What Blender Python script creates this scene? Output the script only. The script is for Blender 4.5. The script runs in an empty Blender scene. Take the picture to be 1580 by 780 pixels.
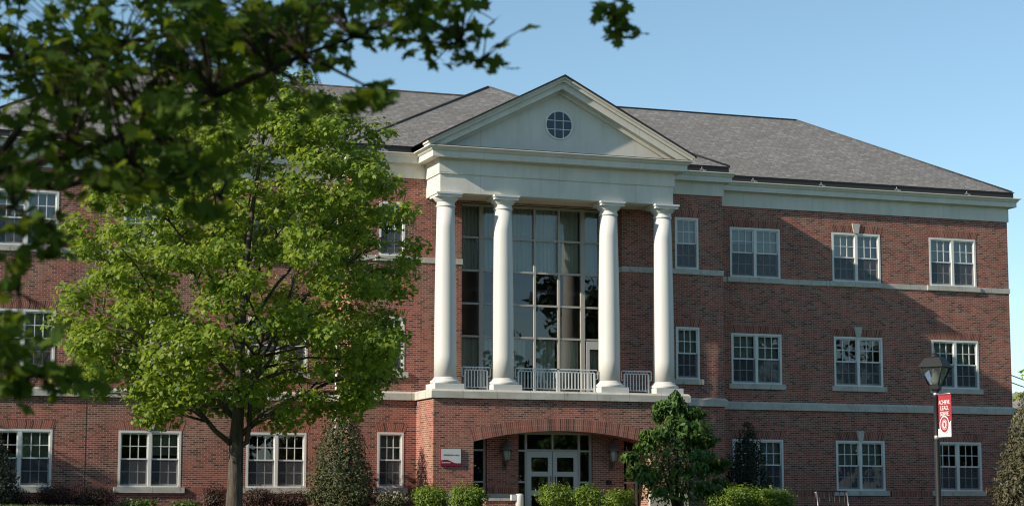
import bpy, bmesh, math, random
import numpy as np
from mathutils import Vector, Matrix

S = bpy.context.scene
COL = S.collection
R = math.radians

# ------------------------------------------------------------------ camera
CAM = Vector((-25.44, -68.03, -0.10))
YAW, PITCH, FPX = 0.35035, 0.12732, 3168.7
cd = bpy.data.cameras.new('camera')
cam = bpy.data.objects.new('camera', cd); COL.objects.link(cam)
cam.location = CAM
cam.rotation_euler = (math.pi/2 + PITCH, 0, -YAW)
cd.sensor_fit = 'HORIZONTAL'; cd.sensor_width = 36.0
cd.lens = FPX*36/1580
cd.clip_start = 0.1; cd.clip_end = 3000
cd.dof.use_dof = True; cd.dof.focus_distance = 68.0; cd.dof.aperture_fstop = 4.5
S.camera = cam

# ------------------------------------------------------------------ light
SUND = Vector((1.0, 0.19, -0.51)).normalized()      # travel direction of the sunlight
SUN_EL = math.asin(-SUND.z)
SUN_ROT = math.atan2(-SUND.x, -SUND.y)
ld = bpy.data.lights.new('sun', 'SUN'); ld.energy = 4.3; ld.angle = R(0.53); ld.color = (1.0, 0.91, 0.77)
sun = bpy.data.objects.new('sun', ld); COL.objects.link(sun)
sun.rotation_euler = SUND.to_track_quat('-Z', 'Y').to_euler(); sun.location = (-60, -10, 40)

W = bpy.data.worlds.new('World'); S.world = W; W.use_nodes = True
wn, wl = W.node_tree.nodes, W.node_tree.links
wn.clear()
wo = wn.new('ShaderNodeOutputWorld'); bg = wn.new('ShaderNodeBackground')
sky = wn.new('ShaderNodeTexSky'); sky.sky_type = 'NISHITA'; sky.sun_disc = False
sky.sun_elevation = SUN_EL; sky.sun_rotation = SUN_ROT
sky.air_density = 0.8; sky.dust_density = 0.05; sky.ozone_density = 2.3; sky.altitude = 200
bg.inputs['Strength'].default_value = 0.112
tc = wn.new('ShaderNodeTexCoord'); sx = wn.new('ShaderNodeSeparateXYZ')
wl.new(tc.outputs['Generated'], sx.inputs[0])
mp = wn.new('ShaderNodeMapping'); mp.inputs['Scale'].default_value = (3.2, 3.2, 9.0); mp.inputs['Location'].default_value = (0.35, 0.2, 0.1)
wl.new(tc.outputs['Generated'], mp.inputs[0])
nz = wn.new('ShaderNodeTexNoise'); nz.inputs['Scale'].default_value = 1.6; nz.inputs['Detail'].default_value = 7; nz.inputs['Roughness'].default_value = .55
wl.new(mp.outputs[0], nz.inputs['Vector'])
cr = wn.new('ShaderNodeValToRGB'); cr.color_ramp.elements[0].position = .47; cr.color_ramp.elements[1].position = .68
wl.new(nz.outputs['Fac'], cr.inputs[0])
er = wn.new('ShaderNodeMapRange'); er.inputs['From Min'].default_value = .02; er.inputs['From Max'].default_value = .12
er.inputs['To Min'].default_value = 0.75; er.inputs['To Max'].default_value = 0.0
wl.new(sx.outputs['Z'], er.inputs['Value'])
mm = wn.new('ShaderNodeMath'); mm.operation = 'MULTIPLY'; wl.new(cr.outputs['Color'], mm.inputs[0]); wl.new(er.outputs[0], mm.inputs[1])
mx = wn.new('ShaderNodeMixRGB'); mx.inputs['Color2'].default_value = (6.3, 6.5, 6.9, 1)
wl.new(mm.outputs[0], mx.inputs['Fac']); wl.new(sky.outputs[0], mx.inputs['Color1'])
hs_ = wn.new('ShaderNodeHueSaturation'); hs_.inputs['Hue'].default_value = .482; hs_.inputs['Saturation'].default_value = .93; hs_.inputs['Value'].default_value = .97; wl.new(mx.outputs[0], hs_.inputs['Color']); wl.new(hs_.outputs[0], bg.inputs['Color']); wl.new(bg.outputs[0], wo.inputs['Surface'])

S.view_settings.view_transform = 'Standard'; S.view_settings.look = 'None'
S.view_settings.exposure = 0.55; S.view_settings.gamma = 1.0; S.view_settings.use_curve_mapping = False
try:
    S.cycles.max_bounces = 8; S.cycles.transparent_max_bounces = 12; S.cycles.use_denoising = True; S.cycles.denoising_prefilter = 'ACCURATE'; S.cycles.filter_width = 1.15; S.cycles.sample_clamp_indirect = 6.0
except Exception: pass

random.seed(7); rng = np.random.default_rng(11)

# ------------------------------------------------------------------ materials
def mat(name, col=(.5, .5, .5), rough=.6, spec=.3, metal=0.0):
    m = bpy.data.materials.new(name); m.use_nodes = True
    b = m.node_tree.nodes['Principled BSDF']
    b.inputs['Base Color'].default_value = (*col, 1); b.inputs['Roughness'].default_value = rough
    b.inputs['Metallic'].default_value = metal
    b.inputs['Specular IOR Level'].default_value = spec
    return m
def nd(m, t, **kw):
    n = m.node_tree.nodes.new(t)
    for k, v in kw.items():
        if k in n.inputs: n.inputs[k].default_value = v
        else: setattr(n, k, v)
    return n
def lk(m, a, b): m.node_tree.links.new(a, b)
def ramp(m, src, stops):
    r = nd(m, 'ShaderNodeValToRGB'); e = r.color_ramp.elements
    while len(e) < len(stops): e.new(.5)
    for i, (p, c) in enumerate(stops):
        e[i].position = p; e[i].color = (*c, 1) if len(c) == 3 else c
    lk(m, src, r.inputs[0]); return r.outputs[0]
def noisy(name, c1, c2, scale=3, rough=.7, spec=.25, detail=6, stretch=None, bump=0, bscale=40, lo=.35, hi=.68):
    m = mat(name, c1, rough, spec); b = m.node_tree.nodes['Principled BSDF']
    t = nd(m, 'ShaderNodeTexCoord'); mp_ = nd(m, 'ShaderNodeMapping')
    if stretch: mp_.inputs['Scale'].default_value = stretch
    lk(m, t.outputs['Object'], mp_.inputs[0])
    n = nd(m, 'ShaderNodeTexNoise', Scale=scale, Detail=detail, Roughness=.6); lk(m, mp_.outputs[0], n.inputs['Vector'])
    lk(m, ramp(m, n.outputs['Fac'], [(lo, c1), (hi, c2)]), b.inputs['Base Color'])
    if bump:
        n2 = nd(m, 'ShaderNodeTexNoise', Scale=bscale, Detail=4); lk(m, mp_.outputs[0], n2.inputs['Vector'])
        bp = nd(m, 'ShaderNodeBump', Strength=bump, Distance=.02); lk(m, n2.outputs['Fac'], bp.inputs['Height']); lk(m, bp.outputs[0], b.inputs['Normal'])
    return m

def brick_mat(name, uv=False, bw=.2033, rh=.0677, msize=.0068, offset=.5):
    m = mat(name, (.3, .1, .07), .85, .2); b = m.node_tree.nodes['Principled BSDF']
    t = nd(m, 'ShaderNodeTexCoord')
    if uv: vec = t.outputs['UV']
    else:
        sp = nd(m, 'ShaderNodeSeparateXYZ'); lk(m, t.outputs['Object'], sp.inputs[0])
        ad = nd(m, 'ShaderNodeMath', operation='ADD'); lk(m, sp.outputs['X'], ad.inputs[0]); lk(m, sp.outputs['Y'], ad.inputs[1])
        cb = nd(m, 'ShaderNodeCombineXYZ'); lk(m, ad.outputs[0], cb.inputs['X']); lk(m, sp.outputs['Z'], cb.inputs['Y'])
        vec = cb.outputs[0]
    br = nd(m, 'ShaderNodeTexBrick', Scale=1.0)
    br.offset = offset; br.squash = 1.0
    br.inputs['Color1'].default_value = (0, 0, 0, 1); br.inputs['Color2'].default_value = (1, 1, 1, 1)
    br.inputs['Mortar'].default_value = (.5, .5, .5, 1)
    br.inputs['Mortar Size'].default_value = msize; br.inputs['Mortar Smooth'].default_value = .15
    br.inputs['Bias'].default_value = 0; br.inputs['Brick Width'].default_value = bw; br.inputs['Row Height'].default_value = rh
    lk(m, vec, br.inputs['Vector'])
    c = ramp(m, br.outputs['Color'], [(0.0, (.085, .045, .037)), (.08, (.13, .056, .043)), (.17, (.222, .071, .051)), (.45, (.292, .093, .065)), (.75, (.335, .112, .077)), (1.0, (.375, .143, .10))])
    n = nd(m, 'ShaderNodeTexNoise', Scale=.45, Detail=5, Roughness=.6); lk(m, t.outputs['Object'], n.inputs['Vector'])
    mr = nd(m, 'ShaderNodeMapRange'); mr.inputs['From Min'].default_value = .3; mr.inputs['From Max'].default_value = .7; mr.inputs['To Min'].default_value = .82; mr.inputs['To Max'].default_value = 1.13
    lk(m, n.outputs['Fac'], mr.inputs['Value'])
    mu = nd(m, 'ShaderNodeMixRGB', blend_type='MULTIPLY', Fac=1.0); lk(m, c, mu.inputs['Color1']); lk(m, mr.outputs[0], mu.inputs['Color2'])
    mo = nd(m, 'ShaderNodeMixRGB'); mo.inputs['Color2'].default_value = (.46, .37, .30, 1)
    lk(m, br.outputs['Fac'], mo.inputs['Fac']); lk(m, mu.outputs[0], mo.inputs['Color1'])
    ms = nd(m, 'ShaderNodeMapping'); ms.inputs['Scale'].default_value = (1.3, 1.3, .16); lk(m, t.outputs['Object'], ms.inputs[0])
    n2 = nd(m, 'ShaderNodeTexNoise', Scale=1.7, Detail=6, Roughness=.7); lk(m, ms.outputs[0], n2.inputs['Vector'])
    m2 = nd(m, 'ShaderNodeMapRange'); m2.inputs['From Min'].default_value = .35; m2.inputs['From Max'].default_value = .65; m2.inputs['To Min'].default_value = .86; m2.inputs['To Max'].default_value = 1.08
    lk(m, n2.outputs['Fac'], m2.inputs['Value'])
    mz = nd(m, 'ShaderNodeMixRGB', blend_type='MULTIPLY', Fac=1.0); lk(m, mo.outputs[0], mz.inputs['Color1']); lk(m, m2.outputs[0], mz.inputs['Color2'])
    lk(m, mz.outputs[0], b.inputs['Base Color'])
    return m
M = {}
M['brick'] = brick_mat('red_brick')
M['soldier'] = brick_mat('soldier_brick', uv=True, bw=.0677, rh=.30, msize=.005, offset=0.0)
M['soldier2'] = brick_mat('arch_brick', uv=True, bw=.0677, rh=.205, msize=.005, offset=0.0)
M['white'] = noisy('white_painted_trim', (.65, .61, .53), (.73, .69, .61), 1.3, .55, .3, stretch=(1, 1, .5))
M['column'] = noisy('white_painted_column', (.60, .585, .545), (.66, .645, .605), .9, .5, .3, stretch=(1, 1, .35))
M['winframe'] = noisy('white_window_frame', (.70, .69, .65), (.78, .77, .73), 2.2, .45, .35)
M['stone'] = noisy('limestone', (.45, .425, .365), (.58, .55, .485), 1.6, .85, .2, stretch=(1, 1, 2), bump=.15)
M['metal_black'] = mat('black_painted_metal', (.018, .017, .017), .4, .4)
M['gutter'] = mat('dark_bronze_gutter', (.03, .026, .024), .45, .4)
M['lantern'] = noisy('weathered_bronze', (.085, .064, .058), (.15, .115, .10), 9, .5, .4)
M['rail'] = mat('white_railing_paint', (.74, .74, .72), .4, .4)
M['alu'] = mat('grey_aluminium', (.42, .40, .36), .45, .4)
M['doorpaint'] = mat('pale_door_paint', (.52, .51, .49), .45, .4)
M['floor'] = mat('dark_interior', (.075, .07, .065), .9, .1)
M['blueback'] = mat('painted_sky_reflection', (.014, .058, .10), .6, .2)  # blue of the reflected sky, put into the round window's backing colour
M['cream'] = noisy('cream_ceiling', (.62, .53, .39), (.68, .59, .45), .8, .7, .2)
def stains(m, amt=.5):
    b = m.node_tree.nodes['Principled BSDF']; src = b.inputs['Base Color'].links[0].from_socket
    t = nd(m, 'ShaderNodeTexCoord'); mp_ = nd(m, 'ShaderNodeMapping'); mp_.inputs['Scale'].default_value = (2.2, 2.2, .8); lk(m, t.outputs['Object'], mp_.inputs[0])
    n = nd(m, 'ShaderNodeTexNoise', Scale=2.3, Detail=8, Roughness=.75); lk(m, mp_.outputs[0], n.inputs['Vector'])
    f = ramp(m, n.outputs['Fac'], [(.56, (0, 0, 0)), (.72, (amt, amt, amt))])
    x = nd(m, 'ShaderNodeMixRGB'); x.inputs['Color2'].default_value = (.10, .10, .09, 1)
    lk(m, f, x.inputs['Fac']); lk(m, src, x.inputs['Color1'])
    # joints every 1.2 m
    sp = nd(m, 'ShaderNodeSeparateXYZ'); lk(m, t.outputs['Object'], sp.inputs[0])
    md = nd(m, 'ShaderNodeMath', operation='PINGPONG'); md.inputs[1].default_value = .6; lk(m, sp.outputs['X'], md.inputs[0])
    lt = nd(m, 'ShaderNodeMath', operation='LESS_THAN'); lt.inputs[1].default_value = .006; lk(m, md.outputs[0], lt.inputs[0])
    y = nd(m, 'ShaderNodeMixRGB'); y.inputs['Color2'].default_value = (.16, .15, .13, 1); lk(m, lt.outputs[0], y.inputs['Fac']); lk(m, x.outputs[0], y.inputs['Color1'])
    lk(m, y.outputs[0], b.inputs['Base Color'])
stains(M['stone'], .75)
def grime(m, amt, col=(.33, .31, .27)):
    b = m.node_tree.nodes['Principled BSDF']; src = b.inputs['Base Color'].links[0].from_socket
    t = nd(m, 'ShaderNodeTexCoord'); mp_ = nd(m, 'ShaderNodeMapping'); mp_.inputs['Scale'].default_value = (3.4, 3.4, .35); lk(m, t.outputs['Object'], mp_.inputs[0])
    n = nd(m, 'ShaderNodeTexNoise', Scale=1.6, Detail=8, Roughness=.7); lk(m, mp_.outputs[0], n.inputs['Vector'])
    f = ramp(m, n.outputs['Fac'], [(.50, (0, 0, 0)), (.75, (amt, amt, amt))])
    x = nd(m, 'ShaderNodeMixRGB'); x.inputs['Color2'].default_value = (*col, 1)
    lk(m, f, x.inputs['Fac']); lk(m, src, x.inputs['Color1'])
    sp = nd(m, 'ShaderNodeSeparateXYZ'); lk(m, t.outputs['Object'], sp.inputs[0])
    md = nd(m, 'ShaderNodeMath', operation='PINGPONG'); md.inputs[1].default_value = 1.43; lk(m, sp.outputs['X'], md.inputs[0])
    lt = nd(m, 'ShaderNodeMath', operation='LESS_THAN'); lt.inputs[1].default_value = .004; lk(m, md.outputs[0], lt.inputs[0])
    y = nd(m, 'ShaderNodeMixRGB'); y.inputs['Color2'].default_value = (.36, .34, .30, 1); lk(m, lt.outputs[0], y.inputs['Fac']); lk(m, x.outputs[0], y.inputs['Color1'])
    lk(m, y.outputs[0], b.inputs['Base Color'])
grime(M['white'], .22)

def shingle_mat():
    m = mat('asphalt_shingle', (.15, .15, .14), .9, .15); b = m.node_tree.nodes['Principled BSDF']
    t = nd(m, 'ShaderNodeTexCoord')
    br = nd(m, 'ShaderNodeTexBrick', Scale=1.0); br.offset = .37; br.offset_frequency = 3
    br.inputs['Color1'].default_value = (0, 0, 0, 1); br.inputs['Color2'].default_value = (1, 1, 1, 1); br.inputs['Mortar'].default_value = (0, 0, 0, 1)
    br.inputs['Mortar Size'].default_value = .009; br.inputs['Mortar Smooth'].default_value = .4
    br.inputs['Brick Width'].default_value = .26; br.inputs['Row Height'].default_value = .145; br.inputs['Bias'].default_value = 0
    n0 = nd(m, 'ShaderNodeTexNoise', Scale=9.0, Detail=2); lk(m, t.outputs['UV'], n0.inputs['Vector'])
    vm = nd(m, 'ShaderNodeVectorMath', operation='MULTIPLY_ADD'); vm.inputs[1].default_value = (.03, .012, 0)
    lk(m, n0.outputs['Color'], vm.inputs[0]); lk(m, t.outputs['UV'], vm.inputs[2]); lk(m, vm.outputs[0], br.inputs['Vector'])
    c = ramp(m, br.outputs['Color'], [(0, (.19, .176, .163)), (.45, (.225, .210, .195)), (.85, (.25, .235, .22)), (1, (.30, .285, .265))])
    n = nd(m, 'ShaderNodeTexNoise', Scale=.35, Detail=6, Roughness=.65); lk(m, t.outputs['UV'], n.inputs['Vector'])
    mr = nd(m, 'ShaderNodeMapRange'); mr.inputs['From Min'].default_value = .3; mr.inputs['From Max'].default_value = .7; mr.inputs['To Min'].default_value = .94; mr.inputs['To Max'].default_value = 1.06
    lk(m, n.outputs['Fac'], mr.inputs['Value'])
    mu = nd(m, 'ShaderNodeMixRGB', blend_type='MULTIPLY', Fac=1.0); lk(m, c, mu.inputs['Color1']); lk(m, mr.outputs[0], mu.inputs['Color2'])
    mo = nd(m, 'ShaderNodeMixRGB'); mo.inputs['Color2'].default_value = (.05, .047, .045, 1)
    lk(m, br.outputs['Fac'], mo.inputs['Fac']); lk(m, mu.outputs[0], mo.inputs['Color1']); lk(m, mo.outputs[0], b.inputs['Base Color'])
    bp = nd(m, 'ShaderNodeBump', Strength=.5, Distance=.012, invert=True); lk(m, br.outputs['Fac'], bp.inputs['Height']); lk(m, bp.outputs[0], b.inputs['Normal'])
    return m
M['shingle'] = shingle_mat()
M['ridgecap'] = noisy('ridge_cap_shingle', (.06, .056, .053), (.11, .105, .10), 6, .9, .15)

def glass_mat(name, base=.05, gain=1.2, tint=(.75, .80, .78), wav=.004):
    m = bpy.data.materials.new(name); m.use_nodes = True; m.node_tree.nodes.clear()
    o = nd(m, 'ShaderNodeOutputMaterial'); tr = nd(m, 'ShaderNodeBsdfTransparent'); tr.inputs[0].default_value = (*tint, 1)
    g = nd(m, 'ShaderNodeBsdfGlossy', Roughness=.01); g.inputs['Color'].default_value = (.95, .97, .97, 1)
    fr = nd(m, 'ShaderNodeFresnel', IOR=1.5); ma = nd(m, 'ShaderNodeMath', operation='MULTIPLY_ADD'); ma.inputs[1].default_value = gain; ma.inputs[2].default_value = base
    ma.use_clamp = True
    lk(m, fr.outputs[0], ma.inputs[0]); x = nd(m, 'ShaderNodeMixShader')
    lk(m, ma.outputs[0], x.inputs[0]); lk(m, tr.outputs[0], x.inputs[1]); lk(m, g.outputs[0], x.inputs[2]); lk(m, x.outputs[0], o.inputs[0])
    t = nd(m, 'ShaderNodeTexCoord'); n = nd(m, 'ShaderNodeTexNoise', Scale=1.1, Detail=1); lk(m, t.outputs['Object'], n.inputs['Vector'])
    bp = nd(m, 'ShaderNodeBump', Strength=1.0, Distance=wav); lk(m, n.outputs['Fac'], bp.inputs['Height']); lk(m, bp.outputs[0], g.inputs['Normal'])
    return m
M['glass'] = glass_mat('window_glass')
M['bigglass'] = glass_mat('tall_window_glass', .05, 1.2, (.80, .84, .80), .0012)
M['roundglass'] = glass_mat('round_window_glass', .02, .8, (.7, .8, .85), .001)
M['lampglass'] = glass_mat('lantern_glass', .04, .9, (.93, .93, .9), 0)
def milky(m, f):
    nt = m.node_tree; o = [n for n in nt.nodes if n.type == 'OUTPUT_MATERIAL'][0]; src = o.inputs[0].links[0].from_socket
    t = nd(m, 'ShaderNodeBsdfTranslucent'); t.inputs[0].default_value = (.8, .82, .82, 1); d = nd(m, 'ShaderNodeBsdfDiffuse'); d.inputs[0].default_value = (.5, .52, .53, 1)
    a = nd(m, 'ShaderNodeMixShader'); a.inputs[0].default_value = .5; lk(m, t.outputs[0], a.inputs[1]); lk(m, d.outputs[0], a.inputs[2])
    x = nd(m, 'ShaderNodeMixShader'); x.inputs[0].default_value = f; lk(m, src, x.inputs[1]); lk(m, a.outputs[0], x.inputs[2]); lk(m, x.outputs[0], o.inputs[0])
milky(M['lampglass'], .10)
def screen_mat():
    m = bpy.data.materials.new('insect_screen'); m.use_nodes = True; m.node_tree.nodes.clear()
    o = nd(m, 'ShaderNodeOutputMaterial'); tr = nd(m, 'ShaderNodeBsdfTransparent'); d = nd(m, 'ShaderNodeBsdfDiffuse'); d.inputs[0].default_value = (.125, .13, .142, 1)
    x = nd(m, 'ShaderNodeMixShader'); x.inputs[0].default_value = .48
    lk(m, tr.outputs[0], x.inputs[1]); lk(m, d.outputs[0], x.inputs[2]); lk(m, x.outputs[0], o.inputs[0]); return m
M['screen'] = screen_mat()
M['blind'] = noisy('pale_window_blind', (.36, .37, .33), (.44, .45, .40), .7, .8, .1, stretch=(1, 1, 14))
M['curtain'] = noisy('pale_green_curtain', (.46, .49, .42), (.66, .67, .60), 1.2, .85, .1, stretch=(9, 9, .1))
M['bark'] = noisy('grey_brown_bark', (.055, .044, .034), (.13, .105, .082), 5, .9, .15, stretch=(3, 3, .5), bump=.6, bscale=18)
M['bark_dark'] = noisy('dark_bark', (.028, .021, .016), (.07, .05, .036), 6, .9, .15, stretch=(2, 2, 2))
def leaf_mat(name, stops, trans=.3, tcol=(.14, .22, .02), rough=.5, spec=.25):
    m = mat(name, stops[0], rough, spec); b = m.node_tree.nodes['Principled BSDF']; o = m.node_tree.nodes['Material Output']
    g = nd(m, 'ShaderNodeNewGeometry')
    n = len(stops); c = ramp(m, g.outputs['Random Per Island'], [(i/(n-1), s) for i, s in enumerate(stops)])
    lk(m, c, b.inputs['Base Color'])
    t = nd(m, 'ShaderNodeBsdfTranslucent'); t.inputs[0].default_value = (*tcol, 1)
    x = nd(m, 'ShaderNodeMixShader'); x.inputs[0].default_value = trans
    lk(m, b.outputs[0], x.inputs[1]); lk(m, t.outputs[0], x.inputs[2]); lk(m, x.outputs[0], o.inputs[0]); return m
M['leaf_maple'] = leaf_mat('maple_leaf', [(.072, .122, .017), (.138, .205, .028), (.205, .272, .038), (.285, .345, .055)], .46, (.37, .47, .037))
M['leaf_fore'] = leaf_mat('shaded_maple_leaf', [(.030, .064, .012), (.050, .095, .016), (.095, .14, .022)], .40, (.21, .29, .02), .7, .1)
M['leaf_boxwood'] = leaf_mat('bright_shrub_leaf', [(.10, .17, .02), (.15, .23, .03), (.22, .29, .045)], .3, (.17, .23, .02))
M['leaf_holly'] = leaf_mat('dull_evergreen_leaf', [(.045, .056, .024), (.07, .082, .036), (.11, .115, .055)], .1, (.06, .08, .02), .6, .2)
M['leaf_dogwood'] = leaf_mat('deep_green_leaf', [(.038, .084, .016), (.065, .13, .026), (.11, .18, .036)], .25, (.08, .17, .02))
M['leaf_barberry'] = leaf_mat('purple_brown_leaf', [(.030, .018, .016), (.06, .034, .026), (.09, .055, .038)], .15, (.08, .03, .02))
M['leaf_conifer'] = leaf_mat('brownish_conifer_spray', [(.055, .055, .028), (.085, .08, .042), (.12, .105, .06)], .08, (.07, .07, .02))
M['leaf_yew'] = leaf_mat('dark_yew_spray', [(.012, .018, .012), (.022, .032, .02), (.05, .06, .03)], .06, (.03, .05, .02))
M['leaf_far'] = leaf_mat('far_foliage', [(.04, .06, .025), (.06, .08, .03), (.085, .105, .045)], .2, (.08, .11, .02))  # leaf colours lightened to suggest distance haze
M['blossom'] = leaf_mat('pink_blossom', [(.55, .26, .24), (.65, .36, .32), (.72, .46, .42)], .2, (.5, .2, .2))
M['whiteflower'] = leaf_mat('cream_flower', [(.66, .62, .48), (.74, .70, .56)], .2, (.5, .45, .3))
M['grass_blade'] = leaf_mat('lawn_blade', [(.06, .10, .02), (.09, .14, .03), (.13, .17, .045)], .25, (.14, .2, .03))
M['lawn'] = noisy('lawn_turf', (.045, .075, .018), (.075, .11, .028), 2.5, .9, .1, bump=.4, bscale=60)
M['mulch'] = noisy('bark_mulch', (.035, .022, .015), (.07, .045, .03), 25, .95, .1, bump=.6, bscale=60)
M['concrete'] = noisy('concrete', (.36, .35, .32), (.44, .43, .40), 4, .85, .2)
M['banner_red'] = noisy('red_banner_cloth', (.34, .028, .040), (.39, .038, .05), 3, .7, .2)
M['banner_white'] = mat('white_banner_print', (.80, .79, .77), .7, .2)
M['sign_grey'] = mat('pale_sign_panel', (.60, .62, .61), .5, .3)
M['sign_maroon'] = mat('maroon_sign_panel', (.22, .012, .04), .45, .3)
M['ink'] = mat('dark_sign_lettering', (.06, .05, .05), .6, .2)
M['plaster'] = noisy('pale_house_siding', (.60, .55, .52), (.68, .63, .60), 2, .8, .2, stretch=(.1, .1, 6))
M['steel'] = mat('galvanised_steel', (.35, .34, .34), .4, .5, .6)
M['bulb'] = mat('frosted_lamp_sleeve', (.80, .79, .75), .5, .3)
M['polemetal'] = mat('dark_lamp_metal', (.016, .016, .017), .55, .3)

# ------------------------------------------------------------------ mesh helpers
class MB:
    def __init__(s): s.v = []; s.f = []; s.uv = []; s.smooth = []
    def face(s, pts, uv=None, smooth=False):
        i = len(s.v); s.v += [tuple(p) for p in pts]; s.f.append(tuple(range(i, i+len(pts))))
        s.uv.append(uv if uv else [(p[0]+p[1], p[2]) for p in pts]); s.smooth.append(smooth)
    def box(s, x0, x1, y0, y1, z0, z1):
        a, b, c, d = (x0, y0, z0), (x1, y0, z0), (x1, y1, z0), (x0, y1, z0)
        e, f, g, h = (x0, y0, z1), (x1, y0, z1), (x1, y1, z1), (x0, y1, z1)
        for q in ((a, b, f, e), (b, c, g, f), (c, d, h, g), (d, a, e, h), (e, f, g, h), (d, c, b, a)): s.face(q)
    def prism(s, poly, y0, y1):            # poly in (x,z), counter-clockwise seen from -Y
        n = len(poly)
        s.face([(x, y0, z) for x, z in poly]); s.face([(x, y1, z) for x, z in reversed(poly)])
        for i in range(n):
            (xa, za), (xb, zb) = poly[i], poly[(i+1) % n]
            s.face([(xa, y0, za), (xa, y1, za), (xb, y1, zb), (xb, y0, zb)])
    def ring(s, c, r, ax, n):
        ax = Vector(ax).normalized(); u = ax.orthogonal().normalized(); w = ax.cross(u)
        return [Vector(c) + (u*math.cos(2*math.pi*k/n) + w*math.sin(2*math.pi*k/n))*r for k in range(n)]
    def tube(s, pts, rad, n=8, cap=True):
        pts = [Vector(p) for p in pts]; m = len(pts)
        rad = rad if isinstance(rad, (list, tuple)) else [rad]*m
        i0 = len(s.v); prev = None
        for k in range(m):
            d = (pts[min(k+1, m-1)] - pts[max(k-1, 0)]).normalized()
            if prev is None: u = d.orthogonal().normalized()
            else: u = (prev - d*prev.dot(d)).normalized()
            prev = u; w = d.cross(u)
            for j in range(n):
                a = 2*math.pi*j/n; s.v.append(tuple(pts[k] + (u*math.cos(a)+w*math.sin(a))*rad[k]))
        for k in range(m-1):
            for j in range(n):
                a = i0+k*n+j; b = i0+k*n+(j+1) % n
                s.f.append((a, b, b+n, a+n)); s.uv.append([(0, 0)]*4); s.smooth.append(True)
        if cap:
            for base, rev in ((i0, True), (i0+(m-1)*n, False)):
                q = list(range(base, base+n)); q = q[::-1] if rev else q
                s.f.append(tuple(q)); s.uv.append([(0, 0)]*n); s.smooth.append(False)
    def lathe(s, prof, cx, cy, n=32, sq=False):
        i0 = len(s.v)
        for r, z in prof:
            for j in range(n):
                a = 2*math.pi*(j+.5)/n; s.v.append((cx+r*math.cos(a), cy+r*math.sin(a), z))
        for k in range(len(prof)-1):
            for j in range(n):
                a = i0+k*n+j; b = i0+k*n+(j+1) % n
                s.f.append((a, b, b+n, a+n)); s.uv.append([(0, 0)]*4); s.smooth.append(not sq)
        for base, rev in ((i0, True), (i0+(len(prof)-1)*n, False)):
            q = list(range(base, base+n)); q = q[::-1] if rev else q
            s.f.append(tuple(q)); s.uv.append([(0, 0)]*n); s.smooth.append(False)
    def build(s, name, m, parent=None, bevel=0):
        me = bpy.data.meshes.new(name); me.from_pydata(s.v, [], s.f)
        uvl = me.uv_layers.new(name='UVMap')
        flat = [c for f in s.uv for p in f for c in p]; uvl.data.foreach_set('uv', flat)
        me.polygons.foreach_set('use_smooth', s.smooth)
        me.materials.append(m); me.update()
        o = bpy.data.objects.new(name, me); COL.objects.link(o)
        if parent: o.parent = parent
        if bevel:
            b = o.modifiers.new('bevel', 'BEVEL'); b.width = bevel; b.segments = 2; b.limit_method = 'ANGLE'
        return o
def tag(o, label=None, cat=None, group=None, kind=None):
    if label: o['label'] = label
    if cat: o['category'] = cat
    if group: o['group'] = group
    if kind: o['kind'] = kind
    return o
def thing(name, label, cat, loc=(0, 0, 0), group=None, rz=0):
    o = bpy.data.objects.new(name, None); COL.objects.link(o); o.location = loc; o.rotation_euler = (0, 0, rz)
    o.empty_display_size = .3
    return tag(o, label, cat, group)
def npmesh(name, V, m, parent=None, kverts=None, smooth=False):
    """V: (n,k,3) – n separate k-gons"""
    n, k, _ = V.shape
    me = bpy.data.meshes.new(name)
    me.vertices.add(n*k); me.vertices.foreach_set('co', V.reshape(-1).astype(np.float32))
    me.loops.add(n*k); me.loops.foreach_set('vertex_index', np.arange(n*k, dtype=np.int32))
    me.polygons.add(n); me.polygons.foreach_set('loop_start', np.arange(0, n*k, k, dtype=np.int32))
    me.update(calc_edges=True); me.materials.append(m)
    o = bpy.data.objects.new(name, me); COL.objects.link(o)
    if parent: o.parent = parent
    return o
def text(body, size, m, mw, parent, name='lettering', depth=.004, align='CENTER', sx=1.0):
    c = bpy.data.curves.new(name, 'FONT'); c.body = body; c.size = size; c.extrude = depth; c.align_x = align; c.align_y = 'CENTER'
    t = bpy.data.objects.new('tmp_text', c); COL.objects.link(t)
    bpy.context.view_layer.update()
    me = bpy.data.meshes.new_from_object(t.evaluated_get(bpy.context.evaluated_depsgraph_get()))
    bpy.data.objects.remove(t); me.name = name
    me.transform(Matrix.Diagonal((sx, 1, 1, 1))); me.transform(mw); me.materials.clear(); me.materials.append(m)
    o = bpy.data.objects.new(name, me); COL.objects.link(o); o.parent = parent
    return o
def ray(px, py):
    sy, cy, sp, cp = math.sin(YAW), math.cos(YAW), math.sin(PITCH), math.cos(PITCH)
    fw = Vector((sy*cp, cy*cp, sp)); r = Vector((cy, -sy, 0)); u = Vector((-sy*sp, -cy*sp, cp))
    return fw + r*((px-790)/FPX) - u*((py-390)/FPX)
def at_y(px, py, y):
    d = ray(px, py); return CAM + d*((y-CAM.y)/d.y)
def at_d(px, py, t): return CAM + ray(px, py)*t

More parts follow.
